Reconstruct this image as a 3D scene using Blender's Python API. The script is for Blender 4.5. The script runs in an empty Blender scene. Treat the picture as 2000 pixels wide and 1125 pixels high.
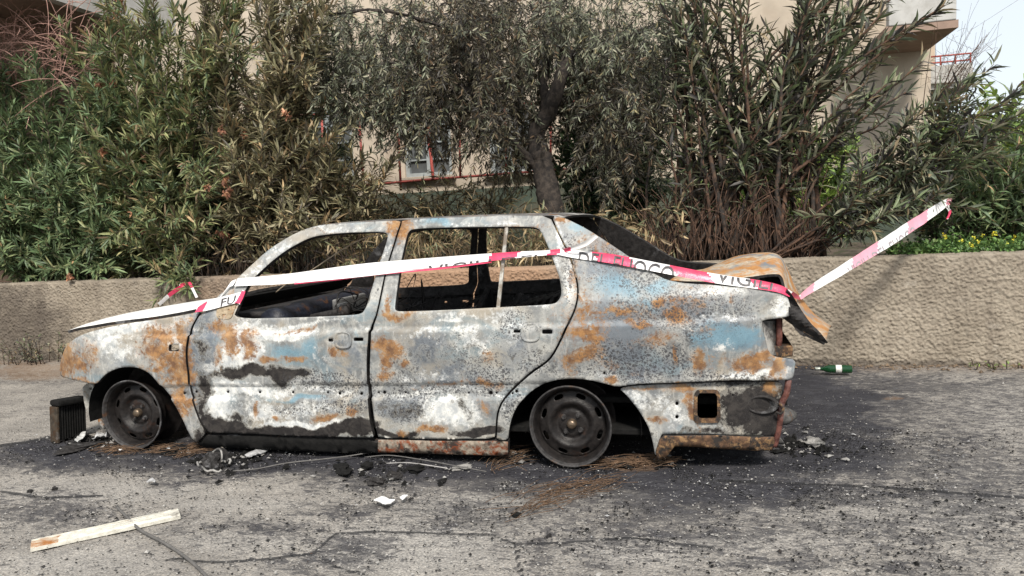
import bpy, bmesh, math, random
import numpy as np
from mathutils import Vector, Matrix
from mathutils.geometry import delaunay_2d_cdt
random.seed(7); rng = np.random.default_rng(7)
scn = bpy.context.scene
COL = scn.collection

# ------------------------------------------------------------------ camera
CAM = np.array([0.63318, -3.31271, 1.15317]); FPX = 1440.0
yaw, pitch, roll = map(math.radians, (14.8129, 4.8995, 2.6327))
_r = np.array([math.cos(yaw), math.sin(yaw), 0.0]); _f = np.array([-math.sin(yaw), math.cos(yaw), 0.0]); _u = np.array([0, 0, 1.0])
_f, _u = _f*math.cos(pitch)-_u*math.sin(pitch), _u*math.cos(pitch)+_f*math.sin(pitch)
_r, _u = _r*math.cos(roll)-_u*math.sin(roll), _u*math.cos(roll)+_r*math.sin(roll)
cd = bpy.data.cameras.new('camera'); cam = bpy.data.objects.new('camera', cd); COL.objects.link(cam)
cam.matrix_world = Matrix(((_r[0], _u[0], -_f[0], CAM[0]), (_r[1], _u[1], -_f[1], CAM[1]), (_r[2], _u[2], -_f[2], CAM[2]), (0, 0, 0, 1)))
cd.sensor_width = 36; cd.lens = FPX/2000*36; cd.clip_start = 0.05; cd.clip_end = 2000
scn.camera = cam

# ------------------------------------------------------------------ light
SUN_EL, SUN_AZ = math.radians(47), math.radians(-70)   # azimuth of the sun seen from the scene (from +X towards +Y)
sun_dir = Vector((math.cos(SUN_EL)*math.cos(SUN_AZ), math.cos(SUN_EL)*math.sin(SUN_AZ), math.sin(SUN_EL)))
w = bpy.data.worlds.new('World'); scn.world = w; w.use_nodes = True
wn = w.node_tree; wn.nodes.clear()
sk = wn.nodes.new('ShaderNodeTexSky'); sk.sky_type = 'NISHITA'; sk.sun_disc = False
sk.sun_elevation = SUN_EL; sk.sun_rotation = math.atan2(sun_dir.x, sun_dir.y)
sk.air_density = 1.0; sk.dust_density = 1.5; sk.ozone_density = 1.0
bg = wn.nodes.new('ShaderNodeBackground'); bg.inputs[1].default_value = 0.108
wo = wn.nodes.new('ShaderNodeOutputWorld')
veil = wn.nodes.new('ShaderNodeMix'); veil.data_type = 'RGBA'; veil.inputs[0].default_value = .72
veil.inputs[7].default_value = (6.5, 6.8, 6.9, 1)     # thin bright overcast, the same all round the sky
wn.links.new(sk.outputs[0], veil.inputs[6]); wn.links.new(veil.outputs[2], bg.inputs[0])
wn.links.new(bg.outputs[0], wo.inputs[0])
sd = bpy.data.lights.new('sun', 'SUN'); sd.energy = 3.4; sd.angle = math.radians(10); sd.color = (1, .94, .85)
so = bpy.data.objects.new('sun', sd); COL.objects.link(so)
so.rotation_euler = sun_dir.to_track_quat('Z', 'Y').to_euler()
scn.view_settings.view_transform = 'Standard'; scn.view_settings.look = 'None'
scn.view_settings.gamma = 1; scn.view_settings.exposure = 0.6; scn.view_settings.use_curve_mapping = False

# ------------------------------------------------------------------ geometry helpers
def ray(u, v):
    u = np.asarray(u, float); v = np.asarray(v, float)
    return _f + _r*((u-1000)/FPX)[..., None] - _u*((v-562.5)/FPX)[..., None]
def at_y(u, v, y):
    d = ray(u, v); return CAM + d*((y-CAM[1])/d[..., 1])[..., None]
def at_z(u, v, z=0.0):
    d = ray(u, v); return CAM + d*((z-CAM[2])/d[..., 2])[..., None]
def project(P):
    d = np.asarray(P, float)-CAM; z = d@_f
    z = np.where(np.abs(z) < 1e-6, 1e-6, z)
    return np.stack([1000+FPX*(d@_r)/z, 562.5-FPX*(d@_u)/z], -1), z
def hsh(i, j, s):
    h = (i.astype(np.int64)*374761393 + j.astype(np.int64)*668265263 + s*1442695041) & 0x7fffffff
    h = ((h ^ (h >> 13))*1274126177) & 0x7fffffff
    return ((h ^ (h >> 16)) & 0xffff)/65535.0
def vnoise(x, y, s=0):
    i = np.floor(x); j = np.floor(y); a = x-i; b = y-j
    a = a*a*(3-2*a); b = b*b*(3-2*b)
    i = i.astype(np.int64); j = j.astype(np.int64)
    return (hsh(i, j, s)*(1-a)+hsh(i+1, j, s)*a)*(1-b) + (hsh(i, j+1, s)*(1-a)+hsh(i+1, j+1, s)*a)*b
def fbm(x, y, s=0, o=4):
    t = 0; a = .5; n = 0
    for k in range(o):
        t = t+a*vnoise(x*2**k, y*2**k, s+k); n += a; a *= .5
    return t/n
def sstep(a, b, x):
    t = np.clip((x-a)/(b-a), 0, 1); return t*t*(3-2*t)

def link(o, parent=None):
    COL.objects.link(o)
    if parent is not None: o.parent = parent
    return o
def meshobj(name, verts, faces, mats, parent=None, smooth=False, fm=None, attrs=None, loc=None):
    me = bpy.data.meshes.new(name)
    me.from_pydata([tuple(map(float, v)) for v in verts], [], [tuple(map(int, f)) for f in faces])
    if not isinstance(mats, (list, tuple)): mats = [mats]
    for m in mats: me.materials.append(m)
    if fm is not None: me.polygons.foreach_set('material_index', np.asarray(fm, np.int32))
    if smooth is True: me.polygons.foreach_set('use_smooth', np.ones(len(faces), bool))
    elif smooth is not False: me.polygons.foreach_set('use_smooth', np.asarray(smooth, bool))
    if attrs:
        for k, a in attrs.items():
            at = me.attributes.new(k, 'FLOAT_COLOR', 'POINT')
            c = np.ones((len(verts), 4), np.float32); c[:, :a.shape[1]] = a
            at.data.foreach_set('color', c.ravel())
    me.update()
    o = bpy.data.objects.new(name, me)
    if loc is not None: o.location = loc
    return link(o, parent)
def bmobj(name, bm, mats, parent=None, smooth=False, loc=None):
    me = bpy.data.meshes.new(name); bm.to_mesh(me); bm.free()
    if not isinstance(mats, (list, tuple)): mats = [mats]
    for m in mats: me.materials.append(m)
    if smooth: me.polygons.foreach_set('use_smooth', np.ones(len(me.polygons), bool))
    o = bpy.data.objects.new(name, me)
    if loc is not None: o.location = loc
    return link(o, parent)
def tag(o, label=None, cat=None, group=None, kind=None):
    if label: o['label'] = label
    if cat: o['category'] = cat
    if group: o['group'] = group
    if kind: o['kind'] = kind
    return o
def empty(name, loc=(0, 0, 0), label=None, cat=None, group=None):
    o = bpy.data.objects.new(name, None); o.location = loc; o.empty_display_size = .1
    link(o); return tag(o, label, cat, group)
def add_box(bm, c, s, rot=None, bevel=0):
    M = Matrix.Translation(Vector(c)) @ (rot.to_4x4() if rot is not None else Matrix()) @ Matrix.Diagonal((s[0], s[1], s[2], 1))
    r = bmesh.ops.create_cube(bm, size=1, matrix=M)
    if bevel:
        es = list({e for v in r['verts'] for e in v.link_edges})
        bmesh.ops.bevel(bm, geom=es, offset=bevel, segments=2, affect='EDGES', profile=.5)
def tube_data(pts, rad, n=6, cap=True):
    """pts (k,3), rad scalar or (k,) -> verts, faces"""
    pts = np.asarray(pts, float); k = len(pts); rad = np.broadcast_to(np.asarray(rad, float), (k,))
    t = np.gradient(pts, axis=0); t /= np.maximum(np.linalg.norm(t, axis=1), 1e-9)[:, None]
    a = np.array([0.31, .87, .38]); 
    if abs(t.mean(0)@a)/max(np.linalg.norm(t.mean(0)), 1e-9) > .9: a = np.array([.9, -.1, .4])
    b = np.cross(t, a); b /= np.maximum(np.linalg.norm(b, axis=1), 1e-9)[:, None]; c = np.cross(t, b)
    an = np.arange(n)*2*np.pi/n
    V = pts[:, None]+rad[:, None, None]*(np.cos(an)[None, :, None]*b[:, None]+np.sin(an)[None, :, None]*c[:, None])
    V = V.reshape(-1, 3); F = []
    for i in range(k-1):
        for j in range(n):
            F.append((i*n+j, i*n+(j+1) % n, (i+1)*n+(j+1) % n, (i+1)*n+j))
    if cap: F.append(tuple(range(n-1, -1, -1))); F.append(tuple((k-1)*n+j for j in range(n)))
    return V, F
class Acc:
    def __init__(s): s.V = []; s.F = []; s.n = 0
    def add(s, V, F):
        s.V.append(np.asarray(V, float)); s.F += [tuple(i+s.n for i in f) for f in F]; s.n += len(V)
    def tube(s, pts, rad, n=6): s.add(*tube_data(pts, rad, n))
    def obj(s, name, mat, parent=None, smooth=True): return meshobj(name, np.concatenate(s.V), s.F, mat, parent, smooth)
def bez(a, b, c, n):
    t = np.linspace(0, 1, n)[:, None]; a, b, c = map(lambda q: np.asarray(q, float), (a, b, c))
    return a*(1-t)**2+2*b*t*(1-t)+c*t*t
def catmull(P, n=6):
    P = np.asarray(P, float); Q = np.vstack([2*P[0]-P[1], P, 2*P[-1]-P[-2]]); out = []
    for i in range(1, len(Q)-2):
        for t in np.linspace(0, 1, n, endpoint=False):
            p0, p1, p2, p3 = Q[i-1:i+3]
            out.append(.5*(2*p1+(p2-p0)*t+(2*p0-5*p1+4*p2-p3)*t*t+(3*p1-p0-3*p2+p3)*t**3))
    out.append(P[-1]); return np.array(out)
def lathe(profile, n=32, axis='y'):
    V = []; F = []; k = len(profile)
    for i in range(n):
        a = 2*math.pi*i/n
        for r, h in profile: V.append((r*math.cos(a), h, r*math.sin(a)))
    for i in range(n):
        for j in range(k-1):
            F.append((i*k+j, i*k+j+1, ((i+1) % n)*k+j+1, ((i+1) % n)*k+j))
    return np.array(V), F

# ------------------------------------------------------------------ node helpers
class NT:
    def __init__(s, name):
        s.m = bpy.data.materials.new(name); s.m.use_nodes = True; s.t = s.m.node_tree; s.t.nodes.clear()
        s.out = s.t.nodes.new('ShaderNodeOutputMaterial')
    def put(s, sock, v):
        if isinstance(v, bpy.types.NodeSocket): s.t.links.new(v, sock)
        elif isinstance(v, (tuple, list)) and len(v) == 3 and sock.type == 'RGBA': sock.default_value = (*v, 1)
        else: sock.default_value = v
    def n(s, typ, ins=None, **at):
        nd = s.t.nodes.new(typ)
        for k, v in at.items(): setattr(nd, k, v)
        for k, v in (ins or {}).items(): s.put(nd.inputs[k], v)
        return nd
    def coord(s, kind='Object'): return s.n('ShaderNodeTexCoord').outputs[kind]
    def noise(s, vec, scale, detail=4, rough=.6, dist=0): return s.n('ShaderNodeTexNoise', {'Vector': vec, 'Scale': scale, 'Detail': detail, 'Roughness': rough, 'Distortion': dist}).outputs[0]
    def vor(s, vec, scale, feature='F1', rnd=1.0): return s.n('ShaderNodeTexVoronoi', {'Vector': vec, 'Scale': scale, 'Randomness': rnd}, feature=feature).outputs[0]
    def math(s, op, a, b=0.0, clamp=False): return s.n('ShaderNodeMath', {0: a, 1: b}, operation=op, use_clamp=clamp).outputs[0]
    def ss(s, x, a, b, lo=0.0, hi=1.0): return s.n('ShaderNodeMapRange', {0: x, 1: a, 2: b, 3: lo, 4: hi}, interpolation_type='SMOOTHSTEP').outputs[0]
    def mix(s, f, a, b, bt='MIX'):
        return s.n('ShaderNodeMix', {0: f, 6: a, 7: b}, data_type='RGBA', blend_type=bt).outputs[2]
    def scalev(s, vec, sc): return s.n('ShaderNodeVectorMath', {0: vec, 1: sc}, operation='MULTIPLY').outputs[0]
    def attr(s, name):
        a = s.n('ShaderNodeAttribute', attribute_name=name); sp = s.n('ShaderNodeSeparateColor', {0: a.outputs['Color']})
        return a.outputs['Color'], sp.outputs[0], sp.outputs[1], sp.outputs[2]
    def bump(s, h, strength=.5, dist=.01, normal=None):
        d = {'Height': h, 'Strength': strength, 'Distance': dist}
        if normal is not None: d['Normal'] = normal
        return s.n('ShaderNodeBump', d).outputs[0]
    def bsdf(s, col, rough=.8, metal=0.0, normal=None, spec=.5, **kw):
        d = {'Base Color': col, 'Roughness': rough, 'Metallic': metal, 'Specular IOR Level': spec}
        if normal is not None: d['Normal'] = normal
        d.update(kw)
        b = s.n('ShaderNodeBsdfPrincipled', d); s.t.links.new(b.outputs[0], s.out.inputs[0]); return s.m
def simple(name, col, rough=.8, metal=0.0, var=.25, scale=20, bump=.0, col2=None, thr=(.45, .6)):
    t = NT(name); c = t.coord(); nz = t.noise(c, scale, 5)
    dark = tuple(x*(1-var) for x in col); lite = tuple(min(1, x*(1+var)) for x in col)
    k = t.mix(t.ss(nz, .3, .7), dark, lite)
    if col2 is not None: k = t.mix(t.ss(t.noise(c, scale*.6, 6, .7), *thr), k, col2)
    nm = t.bump(t.noise(c, scale*3, 4), bump, .005) if bump else None
    return t.bsdf(k, rough, metal, nm)

# ------------------------------------------------------------------ materials
def mk_burnt(name='burnt_paint', inner=False):
    t = NT(name); c = t.coord()
    _, rust, soot, white = t.attr('burn_a'); _, blue, spk, slate = t.attr('burn_b')
    n1 = t.noise(c, 7, 8, .62, .3); n2 = t.noise(c, 26, 8, .65); n3 = t.noise(c, 90, 5, .6); n4 = t.noise(c, 3.0, 4, .5, .6); n5 = t.noise(c, 13, 7, .66, .5)
    n6 = t.noise(c, 17, 9, .72, .8)
    def m(mask, nz, amt=1.3, s=.07, fine=.55):
        v = t.math('ADD', mask, t.math('MULTIPLY', t.math('SUBTRACT', nz, .5), amt)); v = t.math('ADD', v, t.math('MULTIPLY', t.math('SUBTRACT', n7, .5), fine))
        return t.math('MULTIPLY', t.ss(v, .5-s, .5+s), t.ss(mask, .02, .16))
    n7 = t.noise(c, 55, 8, .72, .4)
    base = t.mix(t.ss(n4, .35, .65), (.155, .16, .16), (.30, .305, .295))
    base = t.mix(t.ss(n5, .42, .66), base, (.42, .415, .385))
    base = t.mix(t.math('MULTIPLY', t.ss(n1, .52, .64), .6), base, (.24, .26, .28))
    base = t.mix(t.math('MULTIPLY', t.ss(n3, .35, .7), .30), base, (.11, .11, .12))
    base = t.mix(t.math('MULTIPLY', t.ss(t.noise(c, 2.3, 5, .6, 1.0), .48, .66), .6), base, (.33, .275, .20))
    base = t.mix(t.math('MULTIPLY', t.ss(t.noise(t.scalev(c, (1.0, 1.0, 1.7)), 3.1, 5, .6, 1.2), .52, .68), .6), base, (.15, .215, .25))
    str_ = t.noise(t.scalev(c, (1.0, 1.0, .22)), 38, 6, .7, .3)
    base = t.mix(t.math('MULTIPLY', t.ss(str_, .52, .68), .5), base, (.50, .49, .46))
    pv = t.vor(c, 210); pit = t.math('MULTIPLY', t.ss(pv, .34, .20), t.ss(t.noise(c, 6, 6, .7), .46, .62))
    col = t.mix(t.math('MULTIPLY', m(slate, n5, 1.3, .14), .9), base, t.mix(n2, (.07, .085, .10), (.17, .19, .22)))
    col = t.mix(t.math('MULTIPLY', m(blue, n5, 1.5, .32), .78), col, t.mix(n2, (.085, .18, .25), (.19, .33, .40)))
    ash = t.mix(t.ss(n2, .35, .65), (.42, .44, .45), (.72, .715, .68))
    col = t.mix(m(white, n6, 1.7, .24, 1.7), col, ash)
    sootm = m(soot, n5, 1.4, .14, 1.1)
    sc = t.mix(t.ss(n6, .42, .62), (.010, .008, .008), (.036, .031, .028))
    sc = t.mix(t.math('MULTIPLY', t.ss(n2, .64, .76), .45), sc, (.13, .115, .10))
    col = t.mix(sootm, col, sc)
    # thin pale rim round the sooty areas (ash line)
    edge = t.math('SUBTRACT', m(soot, n5, 1.4, .24, 1.1), sootm)
    col = t.mix(t.math('MULTIPLY', t.math('ABSOLUTE', edge), 1.6, True), col, (.58, .56, .5))
    rm = m(rust, n6, 1.9, .26, 1.9)
    col = t.mix(t.math('MULTIPLY', m(rust, n5, 1.6, .34), .38), col, (.40, .24, .11))
    rc = t.mix(t.ss(n2, .35, .66), (.12, .052, .022), (.33, .165, .055))
    rc = t.mix(t.math('MULTIPLY', t.ss(n1, .5, .66), .6), rc, (.40, .25, .12))
    col = t.mix(t.math('MULTIPLY', rm, .92), col, rc)
    # blister speckles: two sizes of round dots with pale centres
    vec = t.n('ShaderNodeVectorMath', {0: c, 1: t.n('ShaderNodeVectorMath', {0: t.n('ShaderNodeTexNoise', {'Vector': c, 'Scale': 60.0}).outputs['Color'], 1: (.012, .012, .012)}, operation='MULTIPLY').outputs[0]}, operation='ADD').outputs[0]
    v1 = t.vor(vec, 58); v2 = t.vor(vec, 120)
    d1 = t.math('MULTIPLY', t.ss(v1, .40, .30), t.ss(t.math('ADD', spk, t.math('MULTIPLY', t.math('SUBTRACT', t.noise(c, 11, 4), .5), 1.2)), .35, .55))
    d2 = t.math('MULTIPLY', t.ss(v2, .46, .36), t.ss(t.math('ADD', spk, t.math('MULTIPLY', t.math('SUBTRACT', n2, .5), 1.2)), .28, .5))
    dots = t.math('MAXIMUM', d1, t.math('MULTIPLY', d2, .85))
    col = t.mix(t.math('MULTIPLY', dots, .85), col, (.045, .045, .05))
    col = t.mix(t.math('MULTIPLY', pit, .7), col, (.05, .048, .046))
    h = t.math('ADD', t.math('MULTIPLY', n2, .5), t.math('MULTIPLY', n3, .35))
    h = t.math('SUBTRACT', h, t.math('MULTIPLY', dots, .25)); h = t.math('ADD', h, t.math('MULTIPLY', rm, .3)); h = t.math('SUBTRACT', h, t.math('MULTIPLY', sootm, .15))
    big = t.bump(t.noise(c, 3.2, 2, .4), .35, .05)
    nm = t.bump(h, .38, .006, big)
    rough = t.math('ADD', .42, t.math('MULTIPLY', t.math('MAXIMUM', rm, sootm), .38))
    rough = t.math('ADD', rough, t.math('MULTIPLY', n3, .15))
    return t.bsdf(col, rough, 0.0, nm, spec=.45)
M = {}
M['burnt'] = mk_burnt()
def mk_char(name, a, b, r, rthr=(.55, .66), rough=.75, grey=(.16, .16, .165), gthr=(.58, .72), k=1.0):
    t = NT(name); c = t.coord(); n1 = t.noise(c, 9*k, 8, .7, .4); n2 = t.noise(c, 40, 6, .65); n3 = t.noise(c, 5*k, 8, .68)
    col = t.mix(t.ss(n2, .3, .7), a, b); col = t.mix(t.ss(n3, *gthr), col, grey)
    col = t.mix(t.ss(n1, *rthr), col, t.mix(n2, (r[0]*.5, r[1]*.4, r[2]*.4), r))
    return t.bsdf(col, rough, 0, t.bump(n2, .5, .006), spec=.22)
M['char'] = mk_char('charred_steel', (.012, .011, .011), (.04, .037, .036), (.11, .055, .025), (.60, .72))
M['charlite'] = mk_char('charred_steel_with_ash', (.05, .047, .045), (.14, .135, .13), (.26, .13, .05), (.56, .66), grey=(.32, .31, .29), gthr=(.5, .62))
M['rusty'] = mk_char('rusted_steel', (.05, .032, .022), (.15, .085, .05), (.34, .22, .11), (.50, .62), .85, grey=(.03, .026, .024), gthr=(.46, .56), k=3.2)
M['sill'] = mk_char('scorched_sill', (.14, .11, .085), (.36, .31, .25), (.25, .075, .03), (.48, .62), .8, grey=(.04, .032, .028), gthr=(.52, .62), k=2.6)
M['black'] = mk_char('soot_and_shade', (.004, .004, .004), (.011, .0105, .010), (.03, .02, .015), (.66, .78), .95, grey=(.028, .027, .026), gthr=(.66, .78))  # soot; so near black that it also paints in wheel-well and underfloor shade
M['rim'] = mk_char('burnt_wheel_steel', (.009, .008, .008), (.022, .019, .018), (.04, .024, .017), (.56, .68), .45, grey=(.038, .035, .034), gthr=(.6, .74))
M['rimlip'] = mk_char('burnt_wheel_lip', (.022, .021, .021), (.06, .057, .057), (.085, .05, .03), (.56, .66), .5, grey=(.13, .13, .135), gthr=(.55, .7))
M['brass'] = simple('tarnished_hub_metal', (.16, .12, .085), .4, .7, .3, 60)
M['dash'] = mk_char('scorched_dash_metal', (.008, .009, .014), (.022, .025, .036), (.085, .042, .02), (.56, .64), .42, grey=(.07, .075, .085), gthr=(.60, .72))
M['ashplate'] = mk_char('ash_plate', (.16, .155, .15), (.34, .33, .31), (.12, .10, .08), (.6, .7), .7, grey=(.03, .03, .03), gthr=(.56, .66))
M['lid'] = mk_char('burnt_boot_lid', (.26, .225, .175), (.46, .41, .33), (.46, .24, .085), (.42, .58), .6, grey=(.15, .165, .18), gthr=(.52, .62))
M['hood'] = mk_char('ash_white_bonnet', (.52, .52, .51), (.78, .77, .74), (.40, .27, .15), (.66, .8), .55, grey=(.42, .42, .42), gthr=(.62, .75))
M['redrust'] = mk_char('red_rust', (.05, .02, .018), (.17, .07, .055), (.13, .05, .035), (.5, .6), .7)

# ------------------------------------------------------------------ setting: masks painted from where things burnt, and where bushes shade the wall
def blobs(uv, L, soft=False):
    out = np.zeros(len(uv))
    for b in L:
        cu, cv, ru, rv = b[:4]; a = b[4] if len(b) > 4 else 1.0; r = math.radians(b[5]) if len(b) > 5 else 0
        du = uv[:, 0]-cu; dv = uv[:, 1]-cv
        if r: du, dv = du*math.cos(r)+dv*math.sin(r), -du*math.sin(r)+dv*math.cos(r)
        d = np.sqrt((du/ru)**2+(dv/rv)**2)
        out = np.maximum(out, a*np.clip(1.08-.54*d, 0, 1)) if soft else np.maximum(out, a*sstep(1.55, .45, d))
    return out
# ------------------------------------------------------------------ ground
WALL_Y, WALL_H = 2.546, 0.80
GROUND_SOOT = [(1850, 880, 260, 130, .55), (1300, 1030, 320, 60, .48), (1700, 1050, 200, 50, .42), (950, 945, 220, 24, .8), (700, 898, 430, 30, 2.0), (300, 890, 220, 22, 1.8), (120, 880, 80, 14, 1.4), (1200, 905, 220, 24, 1.8), (180, 905, 80, 10, .7), (560, 925, 130, 26, .85), (760, 930, 150, 26, .8), (1180, 925, 160, 26, .9),
    (1400, 915, 200, 42, 1.7), (1570, 800, 80, 90, 1.8), (1640, 860, 120, 70, 1.2), (1560, 900, 140, 40, 1.4), (1430, 960, 280, 26, 1.1), (1300, 985, 160, 26, .8), (1230, 1010, 60, 40, .7),
    (1750, 955, 260, 9, .8), (1350, 1035, 150, 12, .7), (640, 1058, 70, 22, .8), (1022, 1065, 26, 50, .65), (110, 1000, 150, 24, .62), (440, 1025, 170, 20, .55), (590, 1085, 110, 18, .6), (1700, 745, 180, 25, .75), (1900, 740, 120, 12, .6),
    (1850, 830, 130, 60, .55), (1500, 1085, 110, 12, .6), (1780, 1110, 90, 20, .7), (1600, 1020, 260, 12, .5), (900, 1010, 120, 20, .5), (700, 985, 160, 14, .6), (300, 925, 150, 10, .6), (1180, 1095, 40, 25, .5), (1980, 880, 60, 80, .4), (60, 740, 90, 12, .5)]
GROUND_LITE = [(800, 1070, 170, 50, .8), (880, 985, 120, 22, .55), (200, 960, 200, 22, .5), (1250, 1075, 120, 30, .6), (1800, 1000, 260, 40, .45), (150, 1100, 150, 30, .55), (1500, 1060, 200, 20, .4), (450, 985, 120, 12, .5), (1950, 800, 80, 50, .4), (480, 1060, 120, 20, .5)]
GROUND_RUST = [(1140, 610, 40, 60, .45), (1230, 600, 60, 20, .45), (1180, 480, 50, 30, .42), (1350, 590, 60, 14, .42), (1420, 700, 60, 18, .42), (1270, 660, 40, 14, .45), (1110, 968, 100, 20, .55, -12), (1745, 778, 26, 5, .7), (1240, 915, 70, 8, .7), (330, 882, 60, 6, .8), (1560, 880, 20, 6, .5), (60, 725, 110, 24, .8)]
CRACKS = [[(330, 1090), (420, 1098), (520, 1092), (615, 1080), (655, 1042), (740, 1038), (850, 1042), (960, 1044), (1005, 1062), (1018, 1125)], [(0, 870), (60, 862), (110, 852)], [(615, 1080), (660, 1110), (720, 1122)], [(1005, 1062), (1100, 1060), (1230, 1050), (1400, 1070)], [(0, 960), (90, 972), (200, 968)], [(1400, 938), (1700, 950), (2000, 972)]]
def mk_ground():
    t = NT('scorched_asphalt'); c = t.coord(); _, soot, lite, rust = t.attr('burn_a'); _, crack, dirt, _b = t.attr('burn_b')
    st = t.scalev(c, (.55, 1.0, 1.0))
    n1 = t.noise(c, 3.2, 8, .66, .4); n2 = t.noise(st, 28, 7, .7, .6); n3 = t.noise(c, 120, 4, .65); n4 = t.noise(c, .9, 4, .55); n5 = t.noise(st, 62, 5, .7, .4)
    base = t.mix(t.ss(n1, .35, .65), (.232, .213, .19), (.345, .318, .282))
    base = t.mix(t.math('MULTIPLY', lite, .6), base, (.42, .40, .37))
    base = t.mix(t.math('MULTIPLY', dirt, .8), base, (.21, .16, .12))
    agg = t.vor(c, 95); a2 = t.vor(st, 42)
    base = t.mix(t.math('MULTIPLY', t.ss(agg, .25, .6), .45), base, (.13, .126, .124))
    base = t.mix(t.math('MULTIPLY', t.ss(n3, .58, .70), .6), base, (.55, .54, .51))
    # soot: dense where it burnt, otherwise blown about as flecks
    n6 = t.noise(st, 17, 8, .74, .8)
    edge = t.math('ADD', soot, t.math('ADD', t.math('MULTIPLY', t.math('SUBTRACT', n1, .5), 1.7), t.math('MULTIPLY', t.math('SUBTRACT', n2, .5), 1.4)))
    wash = t.math('MULTIPLY', t.ss(edge, .25, 1.15), t.ss(soot, 0.0, .25))
    field = t.math('ADD', t.math('MULTIPLY', soot, .20), t.math('MULTIPLY', t.math('SUBTRACT', n4, .5), .30))
    fleck = t.ss(t.math('ADD', n2, field), .575, .635)
    fleck2 = t.ss(t.math('ADD', n5, field), .585, .645)
    fleck3 = t.ss(t.math('ADD', n6, t.math('MULTIPLY', soot, .16)), .60, .66)
    col = t.mix(t.math('MULTIPLY', wash, .95), base, t.mix(t.ss(t.noise(st, 9, 8, .7, .6), .46, .66), t.mix(n3, (.012, .012, .016), (.036, .035, .041)), (.095, .094, .101)))
    fl = t.math('MAXIMUM', t.math('MULTIPLY', fleck3, .85), t.math('MAXIMUM', fleck, t.math('MULTIPLY', fleck2, .75)))
    col = t.mix(t.math('MULTIPLY', fl, .66), col, (.034, .034, .040))
    ashf = t.ss(t.noise(st, 60, 4, .65, .3), .60, .66)
    col = t.mix(t.math('MULTIPLY', t.math('MULTIPLY', t.math('MULTIPLY', ashf, wash), t.ss(n4, .42, .62)), .75), col, (.24, .24, .25))
    col = t.mix(t.math('MULTIPLY', t.ss(t.math('ADD', rust, t.math('MULTIPLY', t.math('SUBTRACT', n2, .5), 1.3)), .45, .85), .55), col, (.19, .12, .07))
    col = t.mix(t.math('MULTIPLY', t.ss(t.math('ADD', crack, t.math('MULTIPLY', t.math('SUBTRACT', n2, .5), .8)), .45, .7), .85), col, (.03, .03, .032))
    h = t.math('ADD', t.math('MULTIPLY', n3, .5), t.math('MULTIPLY', agg, .7)); h = t.math('ADD', h, t.math('MULTIPLY', n2, .6)); h = t.math('SUBTRACT', h, t.math('MULTIPLY', crack, 1.2))
    return t.bsdf(col, t.math('ADD', .72, t.math('MULTIPLY', n3, .2)), 0, t.bump(h, .75, .008), spec=.12)
def polyline_mask(uv, lines, wd):
    d = np.full(len(uv), 1e9)
    for L in lines:
        for (a, b) in zip(L[:-1], L[1:]):
            a = np.array(a, float); b = np.array(b, float); ab = b-a
            t = np.clip(((uv-a)@ab)/(ab@ab), 0, 1); q = a+t[:, None]*ab
            e = (uv-q)*np.array([1, 1.6]); d = np.minimum(d, np.sqrt((e**2).sum(1)))
    return sstep(wd, wd*.15, d)
def axis(lo, hi, step, far_lo, far_hi):
    a = list(np.arange(lo, hi+1e-6, step)); s = step
    while a[-1] < far_hi: s *= 1.35; a.append(a[-1]+s)
    s = step
    while a[0] > far_lo: s *= 1.35; a.insert(0, a[0]-s)
    return np.array(a)
gx = axis(-4.2, 2.9, .016, -400, 400); gy = axis(-1.55, 2.62, .016, -60, 600)
GX, GY = np.meshgrid(gx, gy); P = np.stack([GX.ravel(), GY.ravel()], 1)
near = sstep(7, 3.5, np.abs(P[:, 0]+.6))*sstep(4.2, 2.9, np.abs(P[:, 1]-.5))
gz = (fbm(P[:, 0]*1.6, P[:, 1]*1.6, 3, 3)-.5)*.016 + (fbm(P[:, 0]*14, P[:, 1]*14, 11, 3)-.5)*.010 + np.clip(vnoise(P[:, 0]*34, P[:, 1]*34, 5)-.55, 0, 1)*.012
gz += sstep(WALL_Y-.45, WALL_Y, P[:, 1])*.035*(.5+vnoise(P[:, 0]*5, P[:, 1]*9, 8))*sstep(-1.5, -3.5, P[:, 0])
GV = np.stack([P[:, 0], P[:, 1], gz*near-.004], 1)
uv, zz = project(GV); ok = (zz > .3)
uvm = uv.copy(); uvm[~ok] = -9999
nx = len(gx); ny = len(gy)
idx = np.arange(nx*ny).reshape(ny, nx)
GF = np.stack([idx[:-1, :-1], idx[:-1, 1:], idx[1:, 1:], idx[1:, :-1]], -1).reshape(-1, 4)
under = ((P[:, 0] > -2.95) & (P[:, 0] < 1.0) & (P[:, 1] > .05) & (P[:, 1] < 1.9)).astype(float)
gw = uvm+np.stack([(fbm(P[:, 0]*2.2, P[:, 1]*2.2, 51, 5)-.5)*300, (fbm(P[:, 0]*2.2+40, P[:, 1]*2.2, 57, 5)-.5)*75], 1)
ga = np.stack([np.maximum(blobs(gw, GROUND_SOOT, True), under), blobs(uvm, GROUND_LITE), blobs(uvm, GROUND_RUST)], 1)
dirt = sstep(WALL_Y-.30, WALL_Y-.02, P[:, 1]+.2*(vnoise(P[:, 0]*4, P[:, 1]*4, 9)-.5))*(P[:, 1] < 2.7)
gb = np.stack([polyline_mask(uvm, CRACKS, 7)*ok, dirt, 0*dirt], 1)
ground = meshobj('ground', GV, GF, mk_ground(), None, True, attrs={'burn_a': ga, 'burn_b': gb})
tag(ground, kind='structure')

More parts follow.
